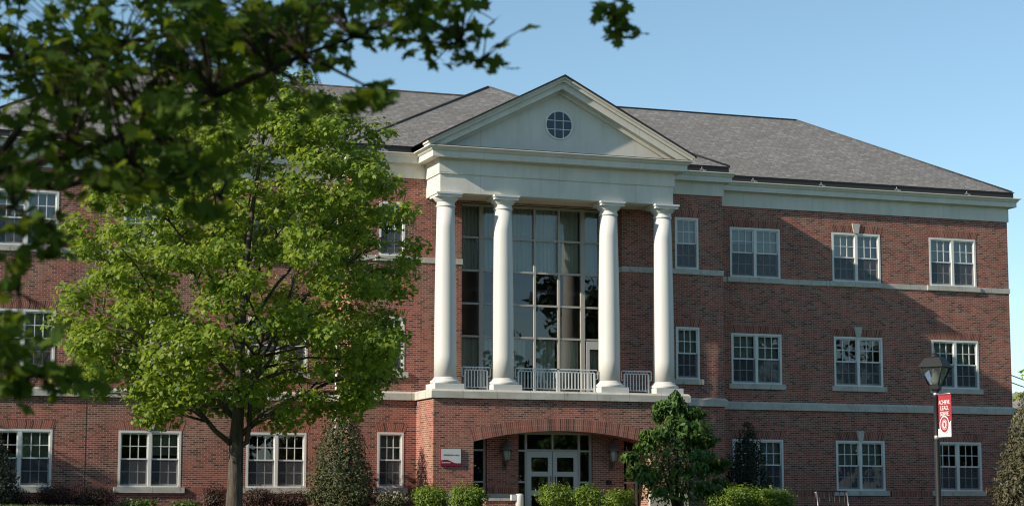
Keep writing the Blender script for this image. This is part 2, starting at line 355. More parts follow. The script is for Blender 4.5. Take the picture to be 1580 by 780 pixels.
# ------------------------------------------------------------------ terrain
def ground_z(x, y):
    def sm(a, b, t):
        t = max(0, min(1, (t-a)/(b-a))); return t*t*(3-2*t)
    z = -1.75 + 1.70*sm(-66, -34, y) - .25*sm(-34, -4, y)*0
    # low swell of lawn on the left
    z += (.125*math.exp(-((x+23.5)/5.0)**2) + .02)*math.exp(-((y+30)/7.0)**2)
    z -= .10*sm(-16, -6, y)*0
    if y > 30: z -= .02*(y-30)*0
    return z
mb = MB()
xs = [-900, -300, -120, -70] + [-50+2*i for i in range(46)] + [60, 120, 300, 900]
ys = [-900, -300, -150, -100, -80] + [-72+2*i for i in range(51)] + [60, 120, 300, 900]
idx = {}
for i, x in enumerate(xs):
    for j, y in enumerate(ys):
        idx[i, j] = len(mb.v); mb.v.append((x, y, ground_z(x, y)))
for i in range(len(xs)-1):
    for j in range(len(ys)-1):
        mb.f.append((idx[i, j], idx[i+1, j], idx[i+1, j+1], idx[i, j+1])); mb.uv.append([(0, 0)]*4); mb.smooth.append(True)
tag(mb.build('lawn', M['lawn']), kind='structure')
mb = MB()
for x0, x1, y0 in ((-21, -4.9, -3.6), (4.9, 21.5, -3.6)):
    mb.box(x0, x1, y0, -.02, -.2, .02)
tag(mb.build('planting_bed', M['mulch']), kind='structure')
mb = MB(); mb.box(-3.0, 3.0, -30, -3.5, -.25, -.012)
tag(mb.build('walkway', M['concrete']), kind='structure')
# mown grass along the swell
n = 9000
gx = rng.uniform(-25.5, -16.5, n); gy = rng.uniform(-33, -25, n)
gz = np.array([ground_z(a, b) for a, b in zip(gx, gy)])
h = rng.uniform(.025, .06, n); a = rng.uniform(0, 6.283, n); w = .006
dx, dy = np.cos(a)*w, np.sin(a)*w; lx, ly = rng.normal(0, .02, n), rng.normal(0, .02, n)
V = np.stack([np.stack([gx-dx, gy-dy, gz-.01], 1), np.stack([gx+dx, gy+dy, gz-.01], 1), np.stack([gx+lx, gy+ly, gz+h], 1)], 1)
tag(npmesh('grass', V, M['grass_blade']), 'short mown green grass on the low swell of lawn', 'grass', kind='stuff')

# ------------------------------------------------------------------ the building
B = thing('college_building', 'long three storey red brick hall with white columned portico and grey shingle roof', 'building')
XE, XA, YA = 20.02, 6.93, -1.59
XW = {1: 9.04, 2: 13.307, 3: 17.522}; WW = 2.07; XS, WS = 5.508, .922
LV = {3: (8.672, 10.526), 2: (4.732, 6.589), 1: (.852, 2.70)}

def wall_open(mb, x0, x1, z0, z1, y, openings, depth=.13):
    us = sorted({x0, x1} | {o[0] for o in openings} | {o[1] for o in openings})
    vs = sorted({z0, z1} | {o[2] for o in openings} | {o[3] for o in openings})
    for i in range(len(us)-1):
        for j in range(len(vs)-1):
            cx, cz = (us[i]+us[i+1])/2, (vs[j]+vs[j+1])/2
            if any(o[0] < cx < o[1] and o[2] < cz < o[3] for o in openings): continue
            mb.face([(us[i], y, vs[j]), (us[i+1], y, vs[j]), (us[i+1], y, vs[j+1]), (us[i], y, vs[j+1])])
    for a, b, c, d in openings:
        mb.face([(a, y, c), (a, y, d), (a, y+depth, d), (a, y+depth, c)]); mb.face([(b, y, d), (b, y, c), (b, y+depth, c), (b, y+depth, d)])
        mb.face([(a, y, d), (b, y, d), (b, y+depth, d), (a, y+depth, d)]); mb.face([(a, y, c), (a, y+depth, c), (b, y+depth, c), (b, y, c)])
def win_rect(x, w, l): return (x-w/2+.012, x+w/2-.012, LV[l][0]+.012, LV[l][1]-.012)

for s in (-1, 1):
    mb = MB()
    ops = [win_rect(s*XW[k], WW, l) for k in (1, 2, 3) for l in (1, 2, 3)]
    x0, x1 = sorted((s*XA, s*XE))
    wall_open(mb, x0, x1, -.3, 11.9, 0, ops)
    # end wall of the wing and back
    xe = s*XE
    q = [(xe, 0, -.3), (xe, 12, -.3), (xe, 12, 11.9), (xe, 0, 11.9)]; mb.face(q if s > 0 else q[::-1])
    mb.build('wall', M['brick'], B)
mb = MB()
ops = [win_rect(s*XS, WS, l) for s in (-1, 1) for l in (1, 2, 3)] + [(-3.0, 3.0, 4.0, 10.68), (-3.19, 3.19, -.3, 3.4)]
wall_open(mb, -XA, XA, -.3, 11.9, YA, ops[:-2] + ops[-2:], .13)
# deeper jambs of the tall window
for sx_ in (-1, 1):
    q = [(sx_*3.0, YA+.13, 4.0), (sx_*3.0, YA+.13, 10.68), (sx_*3.0, YA+.55, 10.68), (sx_*3.0, YA+.55, 4.0)]; mb.face(q if sx_ < 0 else q[::-1])
    q = [(sx_*XA, YA, -.3), (sx_*XA, 0, -.3), (sx_*XA, 0, 11.9), (sx_*XA, YA, 11.9)]; mb.face(q if sx_ > 0 else q[::-1])
mb.build('wall', M['brick'], B)
mb = MB()
mb.face([(XE, 12, -.3), (-XE, 12, -.3), (-XE, 12, 11.9), (XE, 12, 11.9)])
mb.build('wall', M['brick'], B)
# floors and partitions inside, seen dimly through the glass
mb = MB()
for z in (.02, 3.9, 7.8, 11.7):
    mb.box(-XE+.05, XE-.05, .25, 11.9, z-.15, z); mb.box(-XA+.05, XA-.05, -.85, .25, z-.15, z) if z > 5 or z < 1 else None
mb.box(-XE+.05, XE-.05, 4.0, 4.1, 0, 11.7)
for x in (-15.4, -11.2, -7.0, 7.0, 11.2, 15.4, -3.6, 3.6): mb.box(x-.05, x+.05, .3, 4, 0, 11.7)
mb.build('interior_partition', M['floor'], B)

# ---- windows
SRC = {}
def window(x, w, l, y, n, key=False, blindfrac=None):
    z0, z1 = LV[l]; xl, xr = x-w/2, x+w/2
    f = MB(); cas = .075
    yo, yi = y-.012, y+.10
    # casing
    f.box(xl, xl+cas, yo, yi, z0, z1); f.box(xr-cas, xr, yo, yi, z0, z1)
    f.box(xl+cas, xr-cas, yo, yi, z1-cas, z1); f.box(xl+cas, xr-cas, yo-.01, yi, z0, z0+.05)
    gl = MB(); scn = MB(); bl = MB()
    a, b = xl+cas, xr-cas
    lights = [(a, b)] if n == 1 else [(a, x-.055), (x+.055, b)]
    if n == 2: f.box(x-.055, x+.055, yo+.004, yi, z0+.05, z1-cas)
    zm = (z0+.05+z1-cas)/2
    st, mu = .042, .0135
    for i, (c, d) in enumerate(lights):
        ys = y+.035
        zt, zb = z1-cas, z0+.05
        # upper sash
        f.box(c, c+st, ys, ys+.04, zm, zt); f.box(d-st, d, ys, ys+.04, zm, zt)
        f.box(c+st, d-st, ys, ys+.04, zt-st, zt); f.box(c+st, d-st, ys-.006, ys+.04, zm-.02, zm+.03)
        for k in (1, 2):
            xx = c+st+(d-c-2*st)*k/3; f.box(xx-mu, xx+mu, ys+.004, ys+.03, zm+.03, zt-st)
        zz = (zm+.03+zt-st)/2
        for k in range(3):
            xa = c+st+(d-c-2*st)*k/3+(mu if k else 0); xb = c+st+(d-c-2*st)*(k+1)/3-(mu if k < 2 else 0)
            f.box(xa, xb, ys+.004, ys+.03, zz-mu, zz+mu)
        # lower sash, set back
        y2 = ys+.045
        f.box(c, c+st, y2, y2+.04, zb, zm-.02); f.box(d-st, d, y2, y2+.04, zb, zm-.02)
        f.box(c+st, d-st, y2, y2+.04, zb, zb+.06)
        for k in (1, 2):
            xx = c+st+(d-c-2*st)*k/3; f.box(xx-mu, xx+mu, y2+.004, y2+.03, zb+.06, zm-.02)
        zz = (zb+.06+zm-.02)/2
        for k in range(3):
            xa = c+st+(d-c-2*st)*k/3+(mu if k else 0); xb = c+st+(d-c-2*st)*(k+1)/3-(mu if k < 2 else 0)
            f.box(xa, xb, y2+.004, y2+.03, zz-mu, zz+mu)
        # glass (each sash hangs a hair out of true)
        for zl, zh, yy in ((zm, zt, ys+.02), (zb, zm, y2+.02)):
            t1, t2 = random.gauss(0, .004), random.gauss(0, .004)
            gl.face([(c+.01, yy-t1-t2, zl), (d-.01, yy+t1-t2, zl), (d-.01, yy+t1+t2, zh), (c+.01, yy-t1+t2, zh)])
        # insect screen outside the lower sash
        scn.face([(c, ys+.012, zb), (d, ys+.012, zb), (d, ys+.012, zm-.02), (c, ys+.012, zm-.02)])
        fr = blindfrac[i] if blindfrac else random.choice((.5, .5, .47, .3, .55, .5, 0.03))
        hh = (zt-zb)*fr
        bl.face([(c, y+.22, zt-hh), (d, y+.22, zt-hh), (d, y+.22, zt+.1), (c, y+.22, zt+.1)])
    o = f.build('window', M['winframe'], B)
    gl.build('pane', M['glass'], o); scn.build('insect_screen', M['screen'], o); bl.build('blind', M['blind'], o)
    sl = MB(); sl.box(xl-.13, xr+.13, y-.075, y+.05, z0-.19, z0-.003); sl.build('sill', M['stone'], o, .008)
    # flat soldier-course arch
    ar = MB(); hA = .29; e = .085; k0 = z1+.004
    def quad(xa, xb, ta, tb):
        ar.face([(xa, y-.006, k0), (xb, y-.006, k0), (xb+tb, y-.006, k0+hA), (xa+ta, y-.006, k0+hA)], [(xa, 0.005), (xb, .005), (xb, .295), (xa, .295)])
    if key: quad(xl-.04, x-.10, -e, -.05); quad(x+.10, xr+.04, .05, e)
    else: quad(xl-.04, xr+.04, -e, e)
    ar.build('flat_arch', M['soldier'], o)
    if key:
        kk = MB(); kk.prism([(x-.105, z1+.002), (x+.105, z1+.002), (x+.165, z1+.37), (x-.165, z1+.37)], y-.05, y+.02)
        kk.build('keystone', M['stone'], o, .006)
    return o
for s in (-1, 1):
    for l in (3, 2, 1):
        for k in (1, 2, 3):
            bf = {(-1, 1, 2): (.03, .42), (-1, 1, 1): (.03, .03), (-1, 1, 3): (.04, .5), (1, 2, 2): (.05, .12), (1, 1, 3): (.04, .05), (1, 2, 1): (.5, .5), (1, 3, 1): (.3, .5), (1, 3, 2): (.5, .46), (1, 3, 3): (.44, .48)}.get((s, l, k), (.5, .5))
            window(s*XW[k], WW, l, 0, 2, k == 2, bf)
        window(s*XS, WS, l, YA, 1, False, (.5,))

# ---- stone belts and soldier band
def belt(mb, path, z0, z1, d, ch=.0):
    """path of (x,y) outer wall corners running left to right; offset outward by d"""
    n = len(path); pts = []
    for i, (x, y) in enumerate(path):
        p = Vector((x, y))
        def nrm(a, b):
            t = (Vector(b)-Vector(a)).normalized(); return Vector((t.y, -t.x))
        ns = ([nrm(path[i-1], path[i])] if i > 0 else []) + ([nrm(path[i], path[i+1])] if i < n-1 else [])
        m = sum(ns, Vector((0, 0))); m = m/ (m.length_squared) * len(ns) if len(ns) == 2 else m
        if len(ns) == 2: m = (ns[0]+ns[1])/(1+ns[0].dot(ns[1]))
        pts.append((p, m))
    if isinstance(d, (int, float)): prof = [(0, z0), (d, z0), (d, z1-ch), (max(d-ch, 0), z1), (0, z1)]
    else: prof = d
    for i in range(n-1):
        for k in range(len(prof)-1):
            (da, za), (db, zb) = prof[k], prof[k+1]
            (p, m), (q, mq) = pts[i], pts[i+1]
            A, Bq = p+m*da, q+mq*da; Cq, D = q+mq*db, p+m*db
            mb.face([(A.x, A.y, za), (Bq.x, Bq.y, za), (Cq.x, Cq.y, zb), (D.x, D.y, zb)])
    for i, rev in ((0, False), (n-1, True)):
        p, m = pts[i]; f = [((p+m*da).x, (p+m*da).y, za) for da, za in prof]
        mb.face(f if rev else f[::-1])
BX, BY = 4.60, -3.45
low = [(-XE, 3), (-XE, 0), (-XA, 0), (-XA, YA), (-BX, YA), (-BX, BY), (BX, BY), (BX, YA), (XA, YA), (XA, 0), (XE, 0), (XE, 3)]
mb = MB(); belt(mb, low, 3.78, 4.075, .095, .07); mb.build('belt_course', M['stone'], B)
for pth in ([(-XE, 3), (-XE, 0), (-XA, 0), (-XA, YA), (-3.0, YA), (-3.0, YA+.5)], [(3.0, YA+.5), (3.0, YA), (XA, YA), (XA, 0), (XE, 0), (XE, 3)]):
    mb = MB(); belt(mb, pth, 8.475, 8.665, .028); mb.build('belt_course', M['stone'], B)
for pth in ([(-XE, 0), (-XA, 0)], [(-XA, YA), (-BX, YA)], [(BX, YA), (XA, YA)], [(XA, 0), (XE, 0)]):
    mb = MB(); (xa, y), (xb, _) = pth
    mb.face([(xa, y-.006, .63), (xb, y-.006, .63), (xb, y-.006, .84), (xa, y-.006, .84)], [(xa, .005), (xb, .005), (xb, .295), (xa, .295)])
    mb.build('soldier_band', M['soldier'], B)

# ---- main cornices (frieze, corona, crown)
def cornice(path, fz, top=12.18):
    prof = [(0, fz), (.05, fz), (.05, 11.80), (.09, 11.80), (.09, 11.845), (.28, 11.845), (.28, 12.02), (.30, 12.03), (.335, 12.07), (.355, 12.12), (.42, 12.15), (.42, 12.18), (.10, 12.21)]
    m = MB(); belt(m, path, 0, 0, prof); return m
cornice([(-XE, 12), (-XE, 0), (-XA-.05, 0)], 11.285).build('cornice', M['white'], B)
cornice([(XA+.05, 0), (XE, 0), (XE, 12)], 11.285).build('cornice', M['white'], B)
cornice([(-XA, .3), (-XA, YA), (-4.30, YA)], 11.36).build('cornice', M['white'], B)
cornice([(4.30, YA), (XA, YA), (XA, .3)], 11.36).build('cornice', M['white'], B)

# ---- portico: entablature, pediment, columns
PX, PY_ = 4.29, -3.12
prof = [(-.6, 10.70), (0, 10.70), (0, 11.335), (.045, 11.335), (.045, 11.375), (.05, 11.39), (.05, 11.80), (.10, 11.80), (.10, 11.85), (.385, 11.85), (.385, 12.045), (.40, 12.05), (.45, 12.09), (.47, 12.13), (.575, 12.17), (.575, 12.20), (-.3, 12.24)]
mb = MB(); belt(mb, [(-PX, YA+.02), (-PX, PY_), (PX, PY_), (PX, YA+.02)], 0, 0, prof)
mb.build('entablature', M['white'], B)
mb = MB(); mb.box(-PX+.3, PX-.3, PY_+.3, -1.06, 10.715, 10.80); mb.build('portico_ceiling', M['cream'], B)
SL = .515; AP = 14.86
def rakeband(m, y0, y1, t0, t1, xe):       # band between depths t0,t1 (vertical) below the roof line
    for s in (-1, 1):
        P = [(0, AP-t0), (s*xe, AP-t0-SL*xe), (s*xe, max(AP-t1-SL*xe, 12.19)), (s*(AP-t1-12.21)/SL if AP-t1-SL*xe < 12.19 else s*xe, 12.21 if AP-t1-SL*xe < 12.19 else AP-t1-SL*xe), (0, AP-t1)]
        Q = P if s < 0 else P[::-1]
        # seen from -Y this must be counter clockwise
        m.prism(Q, y0, y1)
mb = MB()
rakeband(mb, PY_-.575, PY_+.1, .0, .07, 4.88)
rakeband(mb, PY_-.50, PY_+.1, .07, .17, 4.84)
rakeband(mb, PY_-.385, PY_+.1, .17, .40, 4.70)
rakeband(mb, PY_-.12, PY_+.1, .40, .52, 4.4)
mb.build('raking_cornice', M['white'], B)
mb = MB(); mb.face([(-4.7, PY_, 12.21), (4.7, PY_, 12.21), (0, PY_, 14.7)])
mb.build('tympanum', M['white'], B)
mb = MB(); mb.box(-4.80, 4.80, PY_-.55, PY_-.0, 12.2065, 12.225); mb.build('flashing', M['gutter'], B)
# round window
zc, rr = 13.26, .515; yw = PY_
def annulus(m, r0, r1, y0, y1, n=40):
    for k in range(n):
        a, b = 2*math.pi*k/n, 2*math.pi*(k+1)/n
        ca, sa, cb_, sb = math.cos(a), math.sin(a), math.cos(b), math.sin(b)
        P = lambda r, c, s_, y: (r*c, y, zc+r*s_)
        m.face([P(r0, ca, sa, y0), P(r0, cb_, sb, y0), P(r1, cb_, sb, y0), P(r1, ca, sa, y0)][::-1])
        m.face([P(r1, ca, sa, y0), P(r1, cb_, sb, y0), P(r1, cb_, sb, y1), P(r1, ca, sa, y1)][::-1])
        m.face([P(r0, ca, sa, y1), P(r0, cb_, sb, y1), P(r0, cb_, sb, y0), P(r0, ca, sa, y0)][::-1])
mb = MB(); annulus(mb, rr-.05, rr, yw-.04, yw+.02)
for k in (-1, 1):
    c = .153*k; hgt = math.sqrt((rr-.05)**2-c*c)
    mb.box(c-.012, c+.012, yw-.028, yw-.006, zc-hgt, zc+hgt)
    for xa, xb in ((-hgt, -.165), (-.141, .141), (.165, hgt)): mb.box(xa, xb, yw-.028, yw-.006, zc+c-.012, zc+c+.012)
ow = mb.build('round_window', M['winframe'], B)
mb = MB(); mb.face([((rr-.03)*math.cos(-2*math.pi*k/40), yw-.012, zc+(rr-.03)*math.sin(-2*math.pi*k/40)) for k in range(40)][::-1]); mb.build('pane', M['roundglass'], ow)
mb = MB(); mb.face([((rr-.03)*math.cos(2*math.pi*k/40), yw-.005, zc+(rr-.03)*math.sin(2*math.pi*k/40)) for k in range(40)]); mb.build('sky_tint_backing', M['blueback'], ow)  # sheet behind the pane, coloured like the sky's reflection

for cx in (-4.0, -1.95, 1.95, 4.0):
    cy = -2.84
    m = MB()
    pr = [(.372, 4.50), (.371, 5.2), (.365, 6.4), (.354, 7.6), (.338, 8.6), (.320, 9.5), (.304, 10.22)]
    m.lathe(pr, cx, cy, 40)
    c = m.build('column', M['column'], B)
    b_ = MB(); b_.box(cx-.51, cx+.51, cy-.51, cy+.51, 4.078, 4.27); b_.build('plinth', M['column'], c, .01)
    b_ = MB(); b_.lathe([(.46, 4.272), (.495, 4.285), (.51, 4.325), (.50, 4.365), (.465, 4.392), (.435, 4.40), (.425, 4.425), (.39, 4.46), (.373, 4.50)], cx, cy, 40); b_.build('column_base', M['column'], c)
    b_ = MB(); b_.lathe([(.304, 10.22), (.332, 10.235), (.339, 10.26), (.332, 10.285), (.306, 10.295), (.306, 10.40), (.335, 10.41), (.345, 10.43), (.385, 10.465), (.42, 10.51), (.432, 10.545)], cx, cy, 40)
    b_.box(cx-.43, cx+.43, cy-.43, cy+.43, 10.545, 10.63); b_.box(cx-.46, cx+.46, cy-.46, cy+.46, 10.632, 10.697); b_.build('capital', M['column'], c, .006)

# ---- tall window behind the columns
YW = -1.09
mb = MB()
HZ = [10.63, 9.50, 8.345, 7.195, 6.06, 4.15]
def post(x, w): mb.box(x-w/2, x+w/2, YW-.07, YW+.07, 4.1, 10.68)
VX = [(-2.97, .07), (-2.136, .155), (-1.06, .155), (-.15, .075), (.76, .075), (1.66, .155), (2.32, .07), (2.97, .07)]
for x, w in VX: post(x, w)
for i in range(len(VX)-1):
    xa, xb = VX[i][0]+VX[i][1]/2, VX[i+1][0]-VX[i+1][1]/2
    for z in HZ[1:-1]: mb.box(xa, xb, YW-.055, YW+.06, z-.035, z+.035)
    mb.box(xa, xb, YW-.055, YW+.06, 10.59, 10.68); mb.box(xa, xb, YW-.055, YW+.06, 4.1, 4.2)
tw = mb.build('tall_window', M['alu'], B)
mb = MB()
for i in range(len(VX)-1):
    for j in range(5):
        t1, t2 = random.gauss(0, .003), random.gauss(0, .003)
        xa, xb, zl, zh = VX[i][0], VX[i+1][0], HZ[j+1], HZ[j]
        mb.face([(xa, YW-t1-t2, zl), (xb, YW+t1-t2, zl), (xb, YW+t1+t2, zh), (xa, YW-t1+t2, zh)])
mb.build('pane', M['bigglass'], tw)
# door leaf in the last bay of the bottom row
mb = MB()
mb.box(1.78, 1.90, YW-.09, YW-.072, 4.12, 6.0); mb.box(2.72, 2.84, YW-.09, YW-.072, 4.12, 6.0); mb.box(1.90, 2.72, YW-.09, YW-.072, 5.72, 6.0); mb.box(1.90, 2.72, YW-.09, YW-.072, 4.12, 4.35)
bd = mb.build('balcony_door', M['doorpaint'], B)
mb = MB(); mb.box(1.93, 1.97, YW-.15, YW-.13, 4.95, 5.15); mb.build('handle', M['metal_black'], bd)
def curtain(x0, x1, z0, z1, amp=.05, wl_=.17, y=-.93):
    m = MB(); n = int((x1-x0)/.02)
    pts = [(x0+(x1-x0)*i/n, y+amp*math.sin(2*math.pi*(x0+(x1-x0)*i/n)/wl_ + 1.3*math.sin(3*(x0+i*.02)))) for i in range(n+1)]
    for i in range(n):
        (a, ya), (b, yb) = pts[i], pts[i+1]
        m.face([(a, ya, z0), (b, yb, z0), (b, yb, z1), (a, ya, z1)], smooth=True)
    m.build('curtain', M['curtain'], tw)
for x0, x1 in ((-2.95, -2.2), (-2.1, -1.15), (-.98, -.2), (-.12, .7), (.8, 1.58), (1.75, 2.9)):
    curtain(x0, x1, 8.36, 10.6)
for x0, x1 in ((-2.9, -2.2), (-2.05, -1.2), (-.98, -.42), (.02, .7), (.8, 1.55), (1.95, 2.75)):
    curtain(x0, x1, 4.15, 6.02)

# ---- balcony railings
def railing(x0, x1, y=-2.86):
    m = MB(); z0, z1 = 4.18, 4.88
    m.box(x0-.09, x1+.09, y-.03, y+.03, z1-.035, z1)
    for a, b in ((x0, x1),):
        m.box(a, b, y-.014, y+.014, z1-.125, z1-.10); m.box(a, b, y-.014, y+.014, z0, z0+.028)
    n = round((x1-x0)/.118)
    for i in range(n+1):
        x = x0+(x1-x0)*i/n; wbar = .027 if i in (0, n) else .0145
        m.box(x-wbar, x+wbar, y-wbar, y+wbar, (4.08 if i in (0, n) else z0+.028), z1-.125)
        if i < n:
            xm = x0+(x1-x0)*(i+.5)/n; m.tube(m.ring((xm, y, z1-.068), .026, (0, 1, 0), 8) + [m.ring((xm, y, z1-.068), .026, (0, 1, 0), 8)[0]], .008, 4, False)
    for s, xe in ((-1, x0), (1, x1)):
        xb = xe+s*.11
        m.box(min(xe, xb), max(xe, xb), y-.012, y+.012, z1-.34, z1-.315); m.box(xb-.012, xb+.012, y-.012, y+.012, z1-.315, z1-.035)
    m.build('railing', M['rail'], B)
railing(-3.30, -2.52); railing(-1.40, .0); railing(.08, 1.38); railing(2.50, 3.40)
mb = MB(); mb.box(-4.58, 4.58, -3.44, -.85, 3.90, 4.07); mb.build('balcony_floor', M['concrete'], B)

# ---- portico base with segmental arch
mb = MB(); HX = 3.2; Z0, ZC = 2.36, 2.752; RI = (HX**2+(ZC-Z0)**2)/(2*(ZC-Z0)); CZ = ZC-RI
def arcz(x, r=RI): return CZ+math.sqrt(r*r-x*x)
for s in (-1, 1):
    x0, x1 = sorted((s*HX, s*BX)); mb.face([(x0, BY, -.3), (x1, BY, -.3), (x1, BY, 3.80), (x0, BY, 3.80)])
    q = [(s*BX, BY, -.3), (s*BX, YA, -.3), (s*BX, YA, 3.8), (s*BX, BY, 3.8)]; mb.face(q if s > 0 else q[::-1])
    q = [(s*HX, BY, -.3), (s*HX, -2.3, -.3), (s*HX, -2.3, 2.9), (s*HX, BY, Z0)]; mb.face(q if s < 0 else q[::-1])
N = 24
for i in range(N):
    a, b = -HX+2*HX*i/N, -HX+2*HX*(i+1)/N
    mb.face([(a, BY, arcz(a)), (b, BY, arcz(b)), (b, BY, 3.8), (a, BY, 3.8)])
mb.build('wall', M['brick'], B)
for r0, r1 in ((RI, RI+.205), (RI+.205, RI+.41)):
    mb = MB(); TH = math.asin(HX/RI)
    for i in range(40):
        a, b = -TH+2*TH*i/40, -TH+2*TH*(i+1)/40
        P = lambda r, t, y: (r*math.sin(t), y, CZ+r*math.cos(t))
        u0, u1 = a*RI, b*RI
        mb.face([P(r0, a, BY-.012), P(r0, b, BY-.012), P(r1, b, BY-.012), P(r1, a, BY-.012)], [(u0, .002), (u1, .002), (u1, .203), (u0, .203)])
        if r0 == RI:
            mb.face([P(r0, b, BY-.012), P(r0, a, BY-.012), P(r0, a, -2.3), P(r0, b, -2.3)], [(u1, 0), (u0, 0), (u0, 1.1), (u1, 1.1)])
        else:
            mb.face([P(r1, a, BY-.012), P(r1, b, BY-.012), P(r1, b, BY), P(r1, a, BY)], [(u0, 0), (u1, 0), (u1, .01), (u0, .01)])
    mb.build('arch', M['soldier2'], B)
# brick piers inside the porch
for x0, x1 in ((-2.42, -1.29), (1.44, 2.58)):
    m = MB(); m.box(x0, x1, -2.58, -2.2, .86, 2.80); p = m.build('pier', M['brick'], B)
    m = MB(); m.face([(x0-.004, -2.586, .66), (x1+.004, -2.586, .66), (x1+.004, -2.586, .86), (x0-.004, -2.586, .86)], [(x0, .005), (x1, .005), (x1, .295), (x0, .295)])
    m.face([(x0-.004, -2.2, .66), (x0-.004, -2.586, .66), (x0-.004, -2.586, .86), (x0-.004, -2.2, .86)], [(0, .005), (.38, .005), (.38, .295), (0, .295)]); m.build('soldier_band', M['soldier'], p)
    m = MB(); m.box(x0-.02, x1+.02, -2.61, -2.2, -.3, .655); m.build('stone_base', M['stone'], p)
for s in (-1, 1):
    m = MB(); m.box(min(s*3.16, s*BX), max(s*3.16, s*BX)+.0, BY-.03, BY+.12, -.3, .655); m.build('stone_base', M['stone'], B)
# glazed screen, door frame
YD = -2.40
m = MB()
def bar(x0, x1, z0, z1): m.box(x0, x1, YD-.05, YD+.05, z0, z1)
for x in (-2.46, -.97, .97, 1.39, 3.1): bar(x-.04, x+.04, -.1, 2.80)
bar(-.03, .03, 2.16, 2.66)
for xa, xb in ((-3.2, -2.5), (-1.29, -1.01), (1.01, 1.35), (2.58, 3.06)):
    bar(xa, xb, 2.08, 2.14); bar(xa, xb, 1.02, 1.08); bar(xa, xb, 2.66, 2.72)
bar(-.93, .93, 2.09, 2.16); bar(-.93, .93, 2.66, 2.76)
gs = m.build('entrance_frame', M['alu'], B)
m = MB()
for xa, xb in ((-3.2, -2.42), (-1.29, -.95), (.95, 1.44), (2.58, 3.2)):
    m.face([(xa, YD, 0), (xb, YD, 0), (xb, YD, 2.78), (xa, YD, 2.78)])
m.face([(-.95, YD, 2.12), (.95, YD, 2.12), (.95, YD, 2.74), (-.95, YD, 2.74)]); m.build('pane', M['bigglass'], gs)
for s in (-1, 1):
    x0, x1 = sorted((s*.012, s*.925))
    m = MB(); y0, y1 = YD-.04, YD+.02
    m.box(x0, x0+.15, y0, y1, -.05, 2.085); m.box(x1-.15, x1, y0, y1, -.05, 2.085)
    rows = [(1.885, 2.085), (1.245, 1.405), (.60, .77), (-.05, .16)]
    for a, b in rows: m.box(x0+.15, x1-.15, y0, y1, a, b)
    d = m.build('entrance_door', M['doorpaint'], B)
    m = MB(); m.face([(x0+.1, YD-.01, .1), (x1-.1, YD-.01, .1), (x1-.1, YD-.01, 1.95), (x0+.1, YD-.01, 1.95)]); m.build('pane', M['bigglass'], d)
    m = MB(); xh = s*.085; m.tube([(xh, y0, .98), (xh, y0-.06, 1.0), (xh, y0-.06, 1.22), (xh, y0, 1.24)], .014, 6); m.build('handle', M['metal_black'], d)
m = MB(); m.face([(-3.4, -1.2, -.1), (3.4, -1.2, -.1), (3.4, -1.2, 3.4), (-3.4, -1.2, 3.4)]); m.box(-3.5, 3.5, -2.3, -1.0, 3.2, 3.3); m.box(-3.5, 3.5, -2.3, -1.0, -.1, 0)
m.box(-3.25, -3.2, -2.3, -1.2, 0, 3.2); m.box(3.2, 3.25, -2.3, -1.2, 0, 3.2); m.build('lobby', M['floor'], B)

# ---- roofs
def rface(m, pts, flip=False):
    P = [Vector(p) for p in pts]; nrm = (P[1]-P[0]).cross(P[2]-P[0]).normalized()
    if nrm.z < 0: P = P[::-1]; nrm = -nrm
    up = Vector((nrm.x*-nrm.z, nrm.y*-nrm.z, nrm.x**2+nrm.y**2)).normalized(); hz = up.cross(nrm)
    m.face(P, [(p.dot(hz), p.dot(up)) for p in P])
EY, EX, EZ, RZ, RY, RX = -.24, 20.14, 12.43, 16.02, 6.0, 14.05
m = MB()
rface(m, [(-EX, EY, EZ), (EX, EY, EZ), (RX, RY, RZ), (-RX, RY, RZ)])
rface(m, [(-EX, 12.24, EZ), (EX, 12.24, EZ), (RX, RY, RZ), (-RX, RY, RZ)])
for s in (-1, 1): rface(m, [(s*EX, EY, EZ), (s*EX, 12.24, EZ), (s*RX, RY, RZ)])
# block roof
bx, by = 7.14, -1.84; PA = 4.23
rface(m, [(-bx, by, EZ), (bx, by, EZ), (0, PA, 16.05)])
for s in (-1, 1): rface(m, [(s*bx, by, EZ), (0, PA, 16.05), (0, 6.1, 16.05), (s*bx, -.2, EZ)])
# gable of the portico
gy = PY_-.62; gx = 4.95
for s in (-1, 1): rface(m, [(0, gy, AP+.06), (s*gx, gy, AP+.06-SL*gx), (s*gx, -1.6, AP+.06-SL*gx), (0, 2.45, AP+.06)])
rf = m.build('roof', M['shingle'], B)
# ridge and hip caps
m = MB()
def cap(a, b, r=.055): m.tube([a, b], r, 6)
cap((-RX, RY, RZ), (RX, RY, RZ)); cap((0, PA, 16.05), (0, 6, 16.05))
for s in (-1, 1):
    cap((s*RX, RY, RZ), (s*EX, EY, EZ)); cap((0, PA, 16.05), (s*bx, by, EZ)); cap((s*bx, -.2, EZ), (0, 6.0, 16.04), .03)
m.build('ridge_cap', M['ridgecap'], rf)
m = MB()
for s in (-1, 1):
    m.prism([(0, AP+.005), (s*gx, AP+.005-SL*gx), (s*gx, AP+.055-SL*gx), (0, AP+.055)][::(1 if s > 0 else -1)], gy-.015, gy+.10)
m.build('drip_edge', M['gutter'], rf)
